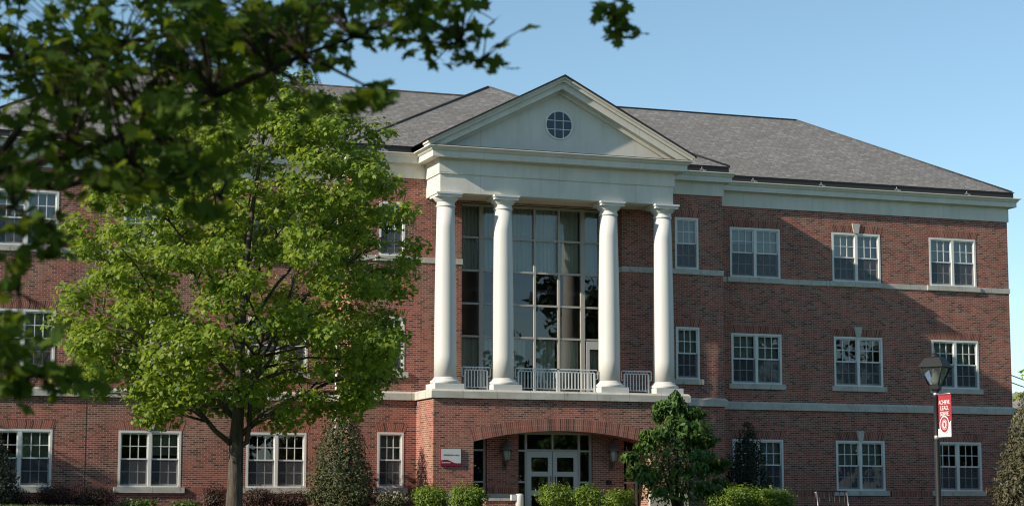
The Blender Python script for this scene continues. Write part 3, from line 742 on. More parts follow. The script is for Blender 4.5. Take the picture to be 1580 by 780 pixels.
# eave gutters
def gutter(path, name='gutter'):
    m = MB(); belt(m, path, 0, 0, [(.10, 12.19), (.20, 12.215), (.20, 12.40), (.235, 12.41), (.235, 12.435), (0, 12.435)]); return m.build(name, M['gutter'], B)
gutter([(-XE, 12), (-XE, 0), (-XA-.2, 0)]); gutter([(XA+.2, 0), (XE-.0, 0), (XE, 12)])
gutter([(-XA, .0), (-XA, YA), (-4.9, YA)]); gutter([(4.9, YA), (XA, YA), (XA, 0)])
for x, y in [(8.9, 0), (11.75, 0), (15.0, 0), (18.1, 0), (-8.9, 0), (-15, 0), (-18.1, 0), (-5.9, YA), (6.05, YA)]:
    m = MB(); m.box(x-.08, x+.04, y-.27, y-.205, 12.25, 12.29); m.box(x+.02, x+.13, y-.30, y-.24, 12.21, 12.255); m.tube([(x-.02, y-.25, 12.29), (x-.02, y-.25, 12.36)], .015, 6)
    m.build('eave_fitting', M['steel'], B, .006)
m = MB(); m.box(-15.42, -15.405, -.004, .01, .1, 3.77); m.build('control_joint', M['gutter'], B)
# downspout at the left corner of the centre block
for s in (-1, 1):
    m = MB(); xx = s*(XA+.07); m.tube([(xx, -.12, 12.2), (xx, -.12, 11.5), (xx, -.09, 11.3), (xx, -.09, 4.2), (xx, -.22, 4.05), (xx, -.22, 3.7), (xx, -.09, 3.6), (xx, -.09, .1)], .05, 10)
    m.build('downspout', M['winframe'], B)

# ------------------------------------------------------------------ sign, wall lanterns, small fittings
sg = thing('wall_sign', 'white and maroon name plaque on the brick beside the arched entrance', 'sign', (-4.0, BY, 1.83))
m = MB(); m.box(-.36, .36, -.05, -.002, -.285, .285); m.build('backing_panel', M['sign_maroon'], sg, .006)
m = MB()
wave = []
for i in range(25):
    t = i/24; x = .345-.69*t; z = -.195 + .11*(.5-.5*math.cos(math.pi*min(1, max(0, (t-.22)/.52)))) - (.025*max(0, (t-.74)/.26)**2)
    wave.append((x, z))
m.face([(x, -.0555, z) for x, z in [(-.345, .272)] + wave[::-1] + [(.345, .272)]]); m.build('face_panel', M['sign_grey'], sg)
FR = lambda x, z: Matrix.Translation((x, -.0575, z)) @ Matrix.Rotation(math.pi/2, 4, 'X')
text('APPLEMAN HALL', .075, M['ink'], FR(.02, .065), sg, depth=.001)
text('Residence', .075, M['banner_white'], FR(-.17, -.175), sg, depth=.001)

LP = [(0, 0)]
def wall_lantern(x, z, label):
    t = thing('wall_lantern', label, 'wall lantern', (x, -2.58, z), 'carriage lanterns on the porch piers'); t.scale = (1.38, 1.38, 1.38)
    y = -.17
    m = MB(); m.tube([(0, -.005, -.30), (0, -.05, -.34), (0, -.10, -.36), (0, y, -.33), (0, y, -.25)], .022, 8); m.box(-.055, .055, -.02, -.001, -.42, -.22)
    m.lathe([(.02, -.26), (.055, -.245), (.07, -.22)], 0, y, 8); m.build('bracket', M['lantern'], t)
    m = MB()
    for k in range(6):
        a = 2*math.pi*(k+.5)/6
        m.tube([(.075*math.cos(a), y+.075*math.sin(a), -.215), (.135*math.cos(a), y+.135*math.sin(a), .06)], .009, 5)
    m.lathe([(.08, -.225), (.082, -.205)], 0, y, 6, True); m.build('cage', M['lantern'], t)
    m = MB(); m.lathe([(.17, .05), (.175, .065), (.13, .13), (.085, .20), (.07, .215), (.075, .235), (.05, .26), (.03, .275), (.035, .30), (.012, .33), (.006, .36)], 0, y, 12); m.build('cap', M['lantern'], t)
    m = MB(); m.lathe([(.055, -.20), (.075, -.1), (.078, .03)], 0, y, 12); m.build('lamp_sleeve', M['bulb'], t)
    m = MB(); m.lathe([(.072, -.2), (.128, .05)], 0, y, 6, True); m.build('pane', M['lampglass'], t)
wall_lantern(-1.80, 2.05, 'bronze carriage lantern on the brick pier left of the front doors')
wall_lantern(2.10, 2.05, 'bronze carriage lantern on the sunlit pier right of the front doors')
m = MB(); m.box(-.09, .09, -.07, 0, -.075, .075); m.box(-.075, .075, -.085, -.0705, -.06, .06)
cb_ = m.build('call_box', M['metal_black'], None, .006); cb_.location = (2.0, -2.585, 1.05)
tag(cb_, 'small dark call box fixed to the pier under the right lantern', 'call box')

# low wall with cap and white post
lw = thing('low_brick_wall', 'low brick garden wall with grey stone cap before the entrance', 'wall', (-2.55, -4.1, 0))
m = MB(); m.box(-.5, .75, -.15, .15, -.3, .40); m.build('brickwork', M['brick'], lw)
m = MB(); m.box(-.54, .79, -.19, .19, .402, .49); m.build('cap_stone', M['stone'], lw, .01)
wp = thing('white_bollard', 'stubby white painted post with side arm beside the front steps', 'bollard', (-1.98, -4.55, 0))
m = MB(); m.lathe([(.13, -.1), (.13, .56), (.125, .60), (.10, .63), (.0, .635)], 0, 0, 20); m.build('post', M['column'], wp)
m = MB(); m.box(-.30, -.115, -.07, .07, .42, .60); m.build('side_arm', M['column'], wp, .01)

# bicycle rack by the right wing
p0 = at_y(1255, 759, -2.6)
br_ = thing('bicycle_rack', 'dark metal bicycle rack leaning before the right wing wall', 'bike rack', (p0.x, -2.6, 0))
m = MB(); zt = .80
m.tube([(0, 0, -.05), (.10, 0, zt-.05), (.16, 0, zt), (1.32, 0, zt-.02), (1.38, 0, zt-.07), (1.38, 0, -.05)], .022, 8); m.build('frame', M['metal_black'], br_)
for k in range(6):
    m = MB(); x = .25+.2*k; m.tube([(x, 0, zt-.02), (x, .0, -.05)], .012, 6); m.build('bar', M['metal_black'], br_)
m = MB(); m.tube([(.02, -.35, -.05), (.12, -.02, zt-.04)], .02, 8); m.tube([(1.24, -.35, -.05), (1.34, -.02, zt-.06)], .02, 8); m.build('brace', M['steel'], br_)
m = MB(); m.lathe([(.0, zt-.09), (.022, zt-.075), (.024, zt-.06), (.0, zt-.04)], .06, -.03, 10); m.build('end_cap', M['rail'], br_)

# ------------------------------------------------------------------ lamp posts
def lamp_post(loc, H, label, banner=False):
    t = thing('lamp_post', label, 'lamp post', loc, 'black lantern lamp posts')
    m = MB(); zb = H-.70
    m.lathe([(.11, -.3), (.11, .02), (.085, .05), (.056, .09), (.048, .14), (.046, 1.5), (.043, zb-.12), (.055, zb-.10), (.055, zb-.07), (.043, zb-.05), (.05, zb)], 0, 0, 16); m.build('pole', M['polemetal'], t)
    m = MB()
    m.lathe([(.055, zb-.005), (.10, zb+.03), (.115, zb+.10), (.12, zb+.105)], 0, 0, 4, True)
    for k in range(4):
        a = 2*math.pi*(k+.5)/4; c, s_ = math.cos(a), math.sin(a)
        m.tube([(.118*c, .118*s_, zb+.10), (.268*c, .268*s_, zb+.40)], .014, 5)
    m.build('lantern_cage', M['polemetal'], t).rotation_euler = (0, 0, .62)
    m = MB(); m.lathe([(.28, zb+.385), (.312, zb+.395), (.30, zb+.41), (.185, zb+.545), (.145, zb+.565)], 0, 0, 4, True)
    m.lathe([(.09, zb+.56), (.075, zb+.60), (.045, zb+.625), (.025, zb+.635), (.032, zb+.655), (.012, zb+.69), (.004, zb+.72)], 0, 0, 12); m.build('roof_cap', M['polemetal'], t).rotation_euler = (0, 0, .62)
    m = MB(); m.lathe([(.112, zb+.11), (.258, zb+.39)], 0, 0, 4, True); m.build('pane', M['lampglass'], t).rotation_euler = (0, 0, .62)
    m = MB(); m.lathe([(.055, zb+.11), (.09, zb+.17), (.085, zb+.2), (.05, zb+.26), (.045, zb+.33)], 0, 0, 12); m.build('lamp_sleeve', M['bulb'], t)
    if banner:
        z1, z0 = zb-.06, zb-.765; L = .39
        bo = MB()
        for z in (z0, z1): bo.tube([(0, -.02, z), (0, -.06-L, z)], .011, 6)
        m = bo.build('banner_arm', M['steel'], t)
        for z in (z0, z1):
            c = MB(); c.lathe([(.047, z-.03), (.05, z-.025), (.05, z+.025), (.047, z+.03)], 0, 0, 12); c.build('clamp', M['steel'], m)
        m = MB(); nn = 8
        P = lambda i, z: (.012*math.sin(i/nn*3.1), -.07-L*i/nn, z)
        for i in range(nn): m.face([P(i+1, z0), P(i, z0), P(i, z1), P(i+1, z1)], smooth=True); m.face([(P(i, z0)[0]+.004, *P(i, z0)[1:]), (P(i+1, z0)[0]+.004, *P(i+1, z0)[1:]), (P(i+1, z1)[0]+.004, *P(i+1, z1)[1:]), (P(i, z1)[0]+.004, *P(i, z1)[1:])], smooth=True)
        bn = m.build('banner', M['banner_red'], t)
        yc = -.07-L/2
        # faces -X: local text X axis -> -Y, local Y -> Z, normal -> -X
        FT = lambda y, z, x=-.006: Matrix(((0, 0, -1, x), (-1, 0, 0, y), (0, 1, 0, z), (0, 0, 0, 1)))
        h = z1-z0
        for k, wd in enumerate(('ACHIEVE.', 'LEAD.', 'SERVE.')):
            text(wd, .098, M['banner_white'], FT(yc, z1-.14-.095*k), bn, depth=.002, sx=.86 if k == 0 else 1.0)
        def disc(r, x, m_, name, r0=0):
            d = MB(); cz = z0+.20; n = 36
            for k in range(n):
                a, b = 2*math.pi*k/n, 2*math.pi*(k+1)/n
                q = [(x, yc-r*math.cos(a), cz+r*math.sin(a)), (x, yc-r*math.cos(b), cz+r*math.sin(b))]
                q += [(x, yc-r0*math.cos(b), cz+r0*math.sin(b)), (x, yc-r0*math.cos(a), cz+r0*math.sin(a))] if r0 else [(x, yc, cz)]
                d.face(q[::-1] if False else q)
            return d.build(name, m_, bn)
        d = MB(); x = -.0035
        pts = [(-.07, z0+.135)] + [(-.07-L*i/10, z0+.135+.125*(i/10)**1.6) for i in range(1, 11)]
        for i in range(10):
            (ya, za), (yb, zb_) = pts[i], pts[i+1]
            d.face([(P(nn*i/10, 0)[0]-.014, ya, z0+.004), (P(nn*i/10, 0)[0]-.014, ya, za), (P(nn*(i+1)/10, 0)[0]-.014, yb, zb_), (P(nn*(i+1)/10, 0)[0]-.014, yb, z0+.004)])
        d.build('banner_foot_panel', M['banner_white'], bn)
        disc(.145, -.017, M['banner_white'], 'seal'); disc(.128, -.019, M['banner_red'], 'seal_ring', .085); disc(.078, -.019, M['banner_red'], 'seal_core', .062)
        d = MB(); cz = z0+.20; x = -.021        # emblem: shield-like column with a ribbon
        d.face([(x, yc+.028, cz+.04), (x, yc-.028, cz+.04), (x, yc-.028, cz-.02), (x, yc, cz-.05), (x, yc+.028, cz-.02)])
        d.build('seal_shield', M['banner_red'], bn)
    return t
q = at_d(1446.5, 700, 34.0)
gz_ = ground_z(q.x, q.y)
lamp_post((q.x, q.y, gz_), 2.62-gz_+.04, 'black lantern lamp post with red banner before the right wing', True)
q2 = at_d(373, 700, 57.0); gz_ = ground_z(q2.x, q2.y)
lamp_post((q2.x, q2.y, gz_), 4.05, 'slim dark lamp post right behind the big maple trunk')
q3 = at_d(1566.5, 700, 112.0); gz_ = ground_z(q3.x, q3.y)
lamp_post((q3.x, q3.y, gz_), 4.9, 'distant lamp post beyond the right end of the hall')

# ------------------------------------------------------------------ foliage
def maple_shape(detail):
    if detail:
        half = [(0, -.05), (.06, 0.0), (.30, -.10), (.24, .06), (.47, .12), (.36, .22), (.50, .42), (.36, .40), (.30, .48), (.16, .38), (.20, .62), (.10, .60), (0, .92)]
    else:
        half = [(0, -.05), (.30, -.05), (.46, .15), (.34, .26), (.42, .45), (.16, .42), (0, .85)]
    pts = half + [(-x, y) for x, y in half[1:-1][::-1]]
    return np.array(pts)
def leaf_shape(kind):
    if kind == 'maple': return maple_shape(False)
    if kind == 'maple_hi': return maple_shape(True)
    if kind == 'oval': return np.array([(0, 0), (.22, .3), (.2, .65), (0, 1), (-.2, .65), (-.22, .3)])
    if kind == 'needle': return np.array([(-.10, 0), (.10, 0), (.20, .5), (0, 1), (-.20, .5)])
    if kind == 'drop': return np.array([(0, 0), (.24, .28), (.17, .65), (0, 1.05), (-.17, .65), (-.24, .28)])
def leaves(pos, size, nrm, kind, curl=.25, droop=None, var=.3):
    """pos (n,3) nrm (n,3): returns (n,k,3)"""
    sh = leaf_shape(kind); n = len(pos); k = len(sh)
    nrm = nrm/np.linalg.norm(nrm, axis=1, keepdims=True)
    r = rng.normal(size=(n, 3))
    if droop is not None: r = r*(1-droop)+np.array([0, 0, -1.0])*droop*1.5
    y = r - nrm*np.sum(r*nrm, 1, keepdims=True); y /= np.linalg.norm(y, axis=1, keepdims=True)+1e-9
    x = np.cross(y, nrm)
    s = size*rng.uniform(1-var, 1+var, n)
    X = sh[:, 0][None, :]*s[:, None]; Y = (sh[:, 1]-.4)[None, :]*s[:, None]
    Zc = -curl*(np.abs(sh[:, 0])[None, :]+.35*(sh[:, 1]-.4)[None, :]**2*1.5)*s[:, None]*rng.uniform(.3, 1.6, n)[:, None]
    return pos[:, None, :] + x[:, None, :]*X[..., None] + y[:, None, :]*Y[..., None] + nrm[:, None, :]*Zc[..., None]
def blobs(centers, radii, per, flat=1.0, shell=.5):
    """points in ellipsoid clumps; returns pos, outward dir"""
    P = []; D = []
    for c, r, n in zip(centers, radii, per):
        d = rng.normal(size=(n, 3)); d /= np.linalg.norm(d, axis=1, keepdims=True)
        rad = rng.uniform(0, 1, n)**shell
        P.append(np.array(c)+d*rad[:, None]*np.array(r)); D.append(d)
    return np.concatenate(P), np.concatenate(D)

def big_tree(name, label, loc, clusters, trunk, limbs, lsize, kind, m_leaf, per, flat=.55, rad=(.45, .75), upb=.8, group=None, bark='bark', twigs=True, curl=.25):
    """clusters: list of Vector (local); limbs: list of polylines [(Vector, radius)]"""
    t = thing(name, label, 'tree', loc, group)
    m = MB(); m.tube([p for p, r in trunk], [r for p, r in trunk], 14); m.build('trunk', M[bark], t)
    m = MB(); nodes = []
    for lb in limbs:
        m.tube([p for p, r in lb], [r for p, r in lb], 7)
        for i in range(len(lb)-1):
            for f in (0, .33, .66): nodes.append((lb[i][0].lerp(lb[i+1][0], f), lb[i][1]*(1-f)+lb[i+1][1]*f))
    if twigs:
        for c in clusters:
            best = min(nodes, key=lambda q: (q[0]-c).length + max(0, q[0].z-c.z+.2)*2.0)
            a = best[0]; d = c-a; mid = a+d*.5+Vector((random.gauss(0, .08), random.gauss(0, .08), .06*d.length))
            r0 = min(best[1]*.7, .018+.012*d.length)
            m.tube([a, mid, c], [r0, r0*.7, r0*.3], 5)
            for _ in range(3):
                e = c+Vector((random.gauss(0, .35), random.gauss(0, .35), random.gauss(.05, .2))); m.tube([mid.lerp(c, random.random()*.9), e], [r0*.35, .004], 4, False)
    m.build('limbs', M[bark], t)
    radii = []; pern = []
    for c in clusters:
        r = random.uniform(*rad); radii.append((r, r, r*flat)); pern.append(int(per*(r/rad[1])**2*random.uniform(.7, 1.25)))
    P, D = blobs(clusters, radii, pern, shell=.6)
    N = D*.7 + np.array([-.28, -.12, upb]) + rng.normal(0, .65, P.shape)
    npmesh('crown', leaves(P, lsize, N, kind, curl), m_leaf, t)
    return t

# ---- the maple on the lawn
T0 = at_y(360, 785, -14.0); T0.z = 0
prof_r = [(2.3, 1.6), (3.0, 3.6), (4.2, 4.75), (5.6, 5.15), (7.0, 5.0), (8.2, 4.5), (9.2, 3.7), (10.2, 2.9), (11.1, 1.9), (11.9, .8), (12.1, .3)]
def prad(z):
    for (a, ra), (b, rb) in zip(prof_r, prof_r[1:]):
        if a <= z <= b: return ra+(rb-ra)*(z-a)/(b-a)
    return 0
random.seed(21)
cl = []; tries = 0
while len(cl) < 330 and tries < 60000:
    tries += 1
    z = random.uniform(2.3, 12.0); a = random.uniform(0, 2*math.pi); R_ = prad(z)*(1+.13*math.sin(3*a+z*1.3)+.08*math.sin(7*a-z*2.1))
    rr_ = R_*math.sqrt(random.random())**.62*.97
    if z < 3.3+.35*max(0, 1.9-rr_) and rr_ < 2.1: continue
    if z < 4.4 and rr_ < 1.3: continue
    p = Vector((.35+.12*(z-6)*.6+rr_*math.cos(a), rr_*math.sin(a), z))
    # leave gaps through the crown
    g = math.sin(1.9*p.x+.6)*math.sin(1.7*p.y+1.1)*math.sin(2.3*p.z+.4)
    if g > .38: continue
    if p.x*math.cos(YAW) - p.y*math.sin(YAW) < -4.7: continue
    if p.x > 5.1 or p.x*math.cos(YAW) - p.y*math.sin(YAW) > 4.85: continue
    if all((p-q_).length > .60 for q_ in cl): cl.append(p)
trunk = [(Vector((0, 0, -.4)), .26), (Vector((0, 0, .1)), .21), (Vector((.01, 0, .7)), .18), (Vector((.02, 0, 1.5)), .165), (Vector((.05, .02, 1.95)), .185), (Vector((.08, .02, 2.6)), .15), (Vector((.12, .05, 4.2)), .125), (Vector((.2, 0, 6.2)), .095), (Vector((.4, .05, 8.2)), .06), (Vector((.65, 0, 10)), .035), (Vector((.85, 0, 11.6)), .015)]
limbs = [[(Vector((0, 0, 1.75)), .085), (Vector((-.55, -.1, 2.15)), .07), (Vector((-1.15, -.3, 2.8)), .06), (Vector((-1.6, -.5, 3.6)), .045), (Vector((-2.8, -.9, 4.6)), .03), (Vector((-4.2, -1.2, 5.4)), .012)],
         [(Vector((.05, 0, 1.7)), .08), (Vector((.32, -.05, 1.85)), .075), (Vector((.38, -.05, 2.3)), .07), (Vector((.45, .1, 3.4)), .06), (Vector((1.2, .2, 5.0)), .045), (Vector((2.0, .4, 7.2)), .02)]]
random.seed(5)
for k in range(15):
    a = k*2.4; z0_ = 2.0+.34*k; L = min(4.7, prad(min(11, z0_+2.6))*.88); rise = .55+.06*k
    base = Vector((.08+.02*z0_, .02, z0_)); dirv = Vector((math.cos(a), math.sin(a), 0))
    r0 = .085*(1-.045*k)
    pts = [(base, r0)]
    for j in (1, 2, 3, 4):
        f = j/4; pts.append((base+dirv*L*f+Vector((random.gauss(0, .14), random.gauss(0, .14), L*rise*(f**.8)+random.gauss(0, .08))), r0*(1-.85*f)))
    limbs.append(pts)
    # a fork
    p, r_ = pts[2]; a2 = a+random.choice((-.7, .7)); limbs.append([(p, r_*.75), (p+Vector((math.cos(a2), math.sin(a2), .7))*L*.28, r_*.5), (p+Vector((math.cos(a2), math.sin(a2), .6))*L*.5, r_*.2)])
big_tree('maple_tree', 'bright green spreading maple standing alone on the lawn before the left wing', T0, cl, trunk, limbs, .145, 'maple', M['leaf_maple'], 340, .6, (.40, .80), .8)

# ---- foreground maple: trunk out of frame to the left, boughs hanging into the picture
rgt = Vector((math.cos(YAW), -math.sin(YAW), 0)); fwd = Vector((math.sin(YAW), math.cos(YAW), 0))
F0 = CAM + fwd*8.5 - rgt*5.2; F0.z = ground_z(F0.x, F0.y)
ft = thing('maple_tree', 'dark shaded maple boughs hanging close over the upper left of the view', 'tree', F0)
loc = lambda px, py, d: at_d(px, py, d)-F0
m = MB(); TP = [(Vector((0, 0, -.3)), .30), (Vector((0, 0, .6)), .24), (Vector((.05, 0, 1.8)), .22), (Vector((.1, .1, 3.2)), .18), (Vector((.1, .1, 5)), .13), (Vector((.2, 0, 7.2)), .06)]
m.tube([p for p, r in TP], [r for p, r in TP], 14); m.build('trunk', M['bark_dark'], ft)
boughs = [
    [(Vector((.05, 0, 1.9)), .11), (loc(-420, 330, 8.3), .075), (loc(-20, 272, 8.2), .032), (loc(110, 236, 8.1), .026), (loc(230, 198, 8.1), .022), (loc(330, 150, 8.0), .020), (loc(420, 106, 8.0), .018), (loc(470, 84, 8.1), .014), (loc(545, 58, 8.2), .010), (loc(640, 18, 8.3), .006), (loc(700, 8, 8.4), .003)],
    [(Vector((.05, .05, 2.6)), .10), (loc(-300, 60, 9.2), .05), (loc(20, 90, 9.4), .025), (loc(190, 68, 9.4), .02), (loc(330, 40, 9.3), .014), (loc(480, 12, 9.2), .009), (loc(600, -15, 9.1), .006), (loc(760, -40, 9), .004)],
    [(Vector((.05, 0, 1.4)), .06), (loc(-350, 520, 8.0), .028), (loc(-30, 556, 7.6), .012), (loc(60, 578, 7.6), .007), (loc(125, 592, 7.6), .003)],
    [(loc(-420, 330, 8.3), .04), (loc(-120, 320, 7.4), .02), (loc(20, 320, 7.3), .012), (loc(70, 350, 7.3), .006), (loc(100, 380, 7.3), .003)],
    [(loc(-20, 272, 8.2), .02), (loc(90, 290, 7.8), .014), (loc(200, 262, 7.7), .010), (loc(300, 270, 7.7), .005), (loc(340, 300, 7.7), .003)],
    [(loc(470, 84, 8.1), .010), (loc(540, 120, 8.0), .006), (loc(600, 150, 8.0), .003)],
    [(loc(545, 58, 8.2), .007), (loc(640, 62, 8.2), .006), (loc(710, 70, 8.2), .004), (loc(745, 95, 8.2), .002)],
    [(Vector((.1, .1, 4.2)), .05), (loc(500, -420, 9), .03), (loc(800, -160, 8.8), .015), (loc(935, -30, 8.7), .004), (loc(955, 20, 8.7), .002), (loc(962, 48, 8.7), .0015)],
    [(loc(-20, 272, 8.2), .02), (loc(60, 150, 8.6), .015), (loc(160, 120, 8.8), .01), (loc(250, 100, 8.8), .006), (loc(420, 40, 8.8), .003)],
    [(loc(-350, 520, 8.0), .012), (loc(-60, 470, 7.4), .008), (loc(30, 452, 7.3), .003)],
]
m = MB()
for b in boughs: m.tube([p for p, r in b], [r*(1.0 if i < 2 else .68) for i, (p, r) in enumerate(b)], 7)
# (px, py, rx, ry, count, d0, d1)
REG = [(120, 30, 190, 60, 120, 7.6, 9.8), (330, 30, 170, 55, 100, 7.8, 9.8), (520, 20, 110, 38, 46, 8, 9.4), (70, 110, 120, 60, 62, 7.6, 9.8), (230, 110, 130, 55, 80, 7.6, 9.6), (360, 100, 80, 45, 36, 7.8, 9.3),
       (130, 200, 130, 45, 30, 7.5, 9.2), (270, 190, 100, 45, 30, 7.5, 9.0), (260, 275, 80, 38, 44, 7.4, 8.6), (120, 255, 110, 40, 32, 7.4, 8.8), (40, 285, 55, 24, 8, 7.2, 8.4), (20, 215, 40, 50, 14, 7.4, 9),
       (430, 60, 70, 40, 26, 8, 9), (470, 165, 40, 22, 7, 7.8, 8.2), (580, 150, 34, 20, 7, 7.9, 8.1), (540, 165, 30, 16, 4, 7.9, 8.1), (690, 40, 42, 25, 14, 8.1, 8.4), (725, 75, 30, 26, 10, 8.1, 8.3), (655, 15, 60, 18, 14, 8.1, 8.6), (740, 100, 12, 10, 2, 8.2, 8.3),
       (957, 40, 25, 22, 7, 8.65, 8.8), (945, 22, 16, 14, 3, 8.65, 8.8), (30, 345, 45, 20, 4, 7.2, 7.7), (80, 375, 22, 20, 6, 7.2, 7.5), (25, 400, 30, 16, 4, 7.2, 7.5),
       (18, 500, 26, 16, 4, 7.2, 7.7), (14, 445, 22, 14, 4, 7.2, 7.6), (95, 500, 8, 8, 1, 7.4, 7.5), (40, 550, 48, 22, 16, 7.4, 7.8), (90, 582, 40, 16, 14, 7.4, 7.8), (25, 600, 26, 12, 5, 7.4, 7.8), (330, 325, 40, 16, 6, 7.5, 7.9), (475, 230, 20, 14, 0, 7.6, 7.8)]
P = []
random.seed(9)
bn_ = [p for b in boughs for (p, r) in b[2:]]
for cx, cy, rx, ry, n, d0, d1 in REG:
    left = int(n*2.9+.5) if n > 8 else int(n*3.2)
    while left > 0:
        a = random.uniform(0, 6.283); q_ = math.sqrt(random.random()); k = min(left, random.randint(8, 22)) if n > 8 else left
        sc = loc(cx+rx*q_*math.cos(a), cy+ry*q_*math.sin(a), random.uniform(d0, d1)); spray = .095 if n > 8 else .0
        for _ in range(k):
            if n > 8: p = sc+Vector((random.gauss(0, spray), random.gauss(0, spray), random.gauss(0, spray*.45)))
            else:
                a = random.uniform(0, 6.283); q_ = math.sqrt(random.random()); p = loc(cx+rx*q_*math.cos(a), cy+ry*q_*math.sin(a), random.uniform(d0, d1))
            P.append(tuple(p))
        left -= k
for b in boughs:                       # leaves set along the boughs themselves
    for (p, r), (q_, r2) in zip(b[2:], b[3:]):
        for _ in range(int((q_-p).length*42)+2):
            P.append(tuple(p.lerp(q_, random.random())+Vector((random.gauss(0, .055), random.gauss(0, .055), random.gauss(-.015, .035)))))
# unseen crown above and left of the frame, added and thickened to shade the boughs
NV = len(P)
for _ in range(9000):
    a = random.uniform(0, 6.283); z = random.uniform(2.4, 8.4); rad_ = 4.4*math.sqrt(max(.05, 1-((z-5.0)/3.7)**2))*random.random()**.4
    p = Vector((rad_*math.cos(a), rad_*math.sin(a), z)); w_ = p+F0-CAM
    dep = w_.dot(fwd); sx_ = w_.dot(rgt)
    if dep > 0.5 and sx_/dep > -.31 and (w_.z/dep) < .29: continue      # stay clear of the open view
    P.append(tuple(p))
for p in P[:NV:2]:
    p = Vector(p); b = min(bn_, key=lambda q_: (q_-p).length)
    if (b-p).length < .55: m.tube([b, b.lerp(p, .5)+Vector((0, 0, .02)), p], [.004, .003, .0018], 4, False)
m.build('limbs', M['bark_dark'], ft)
P = np.array(P); N = rng.normal(0, .55, P.shape)+np.array([0, 0, .7]) - np.array(fwd)*.35
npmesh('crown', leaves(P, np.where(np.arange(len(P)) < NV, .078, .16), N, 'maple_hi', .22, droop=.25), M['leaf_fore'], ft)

# ---- shrubs and small trees
def shrub(name, label, cat, loc, ells, n, size, kind, m_leaf, group=None, droop=None, upb=.4, shell=.35, stem=True, rough=.3, curl=.2):
    t = thing(name, label, cat, loc, group)
    if stem:
        m = MB()
        for k in range(9):
            c, r = random.choice(ells); e = Vector(c)+Vector((random.uniform(-.6, .6)*r[0], random.uniform(-.6, .6)*r[1], random.uniform(.0, .7)*r[2]))
            m.tube([(random.gauss(0, .05), random.gauss(0, .05), -.05), Vector((e.x*.4, e.y*.4, e.z*.5)), e], [.022, .015, .004], 5)
        m.build('stems', M['bark_dark'], t)
    tot = sum(r[0]*r[1]+r[0]*r[2]+r[1]*r[2] for c, r in ells)
    per = [int(n*(r[0]*r[1]+r[0]*r[2]+r[1]*r[2])/tot) for c, r in ells]
    P, D = blobs([c for c, r in ells], [r for c, r in ells], per, shell=shell)
    P = P+rng.normal(0, .035, P.shape)+D*(rng.uniform(0, 1, len(P))**6*.16)[:, None]
    # lumpy surface
    lump = np.sin(P[:, 0]*9+P[:, 2]*5)*np.sin(P[:, 1]*8+1)*np.sin(P[:, 2]*10+2)
    P = P+D*(lump*rough*.25)[:, None]
    keep = P[:, 2] > .0; P, D = P[keep], D[keep]
    N = D+np.array([0, 0, upb])+rng.normal(0, .5, P.shape)
    npmesh('foliage', leaves(P, size, N, kind, curl, droop), m_leaf, t); return t
def clump(w, d, h, k=5):
    E_ = [((0, 0, h*.5), (w*.42, d*.42, h*.46))]
    for i in range(k):
        a = 2*math.pi*i/k+random.uniform(-.3, .3); E_.append(((w*.26*math.cos(a), d*.26*math.sin(a), h*random.uniform(.42, .62)), (w*.25, d*.25, h*random.uniform(.30, .38))))
    return E_
def put(px0, px1, pyt, y):
    a, b, c = at_y(px0, 770, y), at_y(px1, 770, y), at_y((px0+px1)/2, pyt, y); return (a.x+b.x)/2, b.x-a.x, c.z
random.seed(31)
for px0, px1, pyt, y, lab in [(636, 694, 744, -4.5, 'bright green rounded shrub leftmost at the foot of the sign wall'), (690, 750, 742, -5.7, 'bright green rounded shrub under the name plaque nearest the entrance'),
        (829, 886, 743, -4.5, 'bright green rounded shrub in front of the double doors'), (880, 930, 744, -4.85, 'middle bright shrub just right of the double doors'), (926, 980, 752, -5.2, 'low bright shrub before the lit pier beside the pink flowering tree'),
        (1092, 1168, 744, -4.6, 'wide bright green shrub right of the pink flowering tree'), (1160, 1226, 750, -4.9, 'bright green shrub at the foot of the dark yew')]:
    x, w, h_ = put(px0, px1, pyt, y)
    shrub('rounded_shrub', lab, 'shrub', (x, y, 0), clump(w, w*.9, h_, 6), int(4600*w/1.3), .075, 'oval', M['leaf_boxwood'], 'bright rounded shrubs along the front beds', shell=.3)
for px0, px1, pyt, y, lab in [(-40, 60, 752, -2.2, 'purple brown barberry bush at the left edge of the bed'), (50, 118, 742, -2.3, 'purple brown barberry bush under the leftmost ground floor window'), (108, 180, 750, -2.2, 'purple brown barberry bush between the two leftmost ground floor windows'), (312, 352, 745, -2.4, 'purple brown barberry bush just left of the maple trunk'), (374, 424, 750, -2.4, 'purple brown barberry bush just right of the maple trunk'), (415, 480, 757, -2.4, 'low purple brown barberry bush beside the conical holly')]:
    x, w, h_ = put(px0, px1, pyt, y)
    shrub('barberry_bush', lab, 'shrub', (x, y, 0), clump(w, min(w, 1.6), h_, 5), int(4600*w/1.4), .06, 'oval', M['leaf_barberry'], 'purple barberry bushes below the left wing windows', shell=.4, rough=.5)
for px0, px1, pyt, y, lab in [(176, 246, 768, -2.3, 'low green leafy plant under the keystoned ground floor window'), (262, 312, 772, -2.4, 'low green leafy plant near the left barberry and maple')]:
    x, w, h_ = put(px0, px1, pyt, y)
    shrub('leafy_plant', lab, 'plant', (x, y, 0), clump(w, .9, h_, 4), 700, .11, 'drop', M['leaf_dogwood'], 'low leafy plants in the left bed', droop=.1)
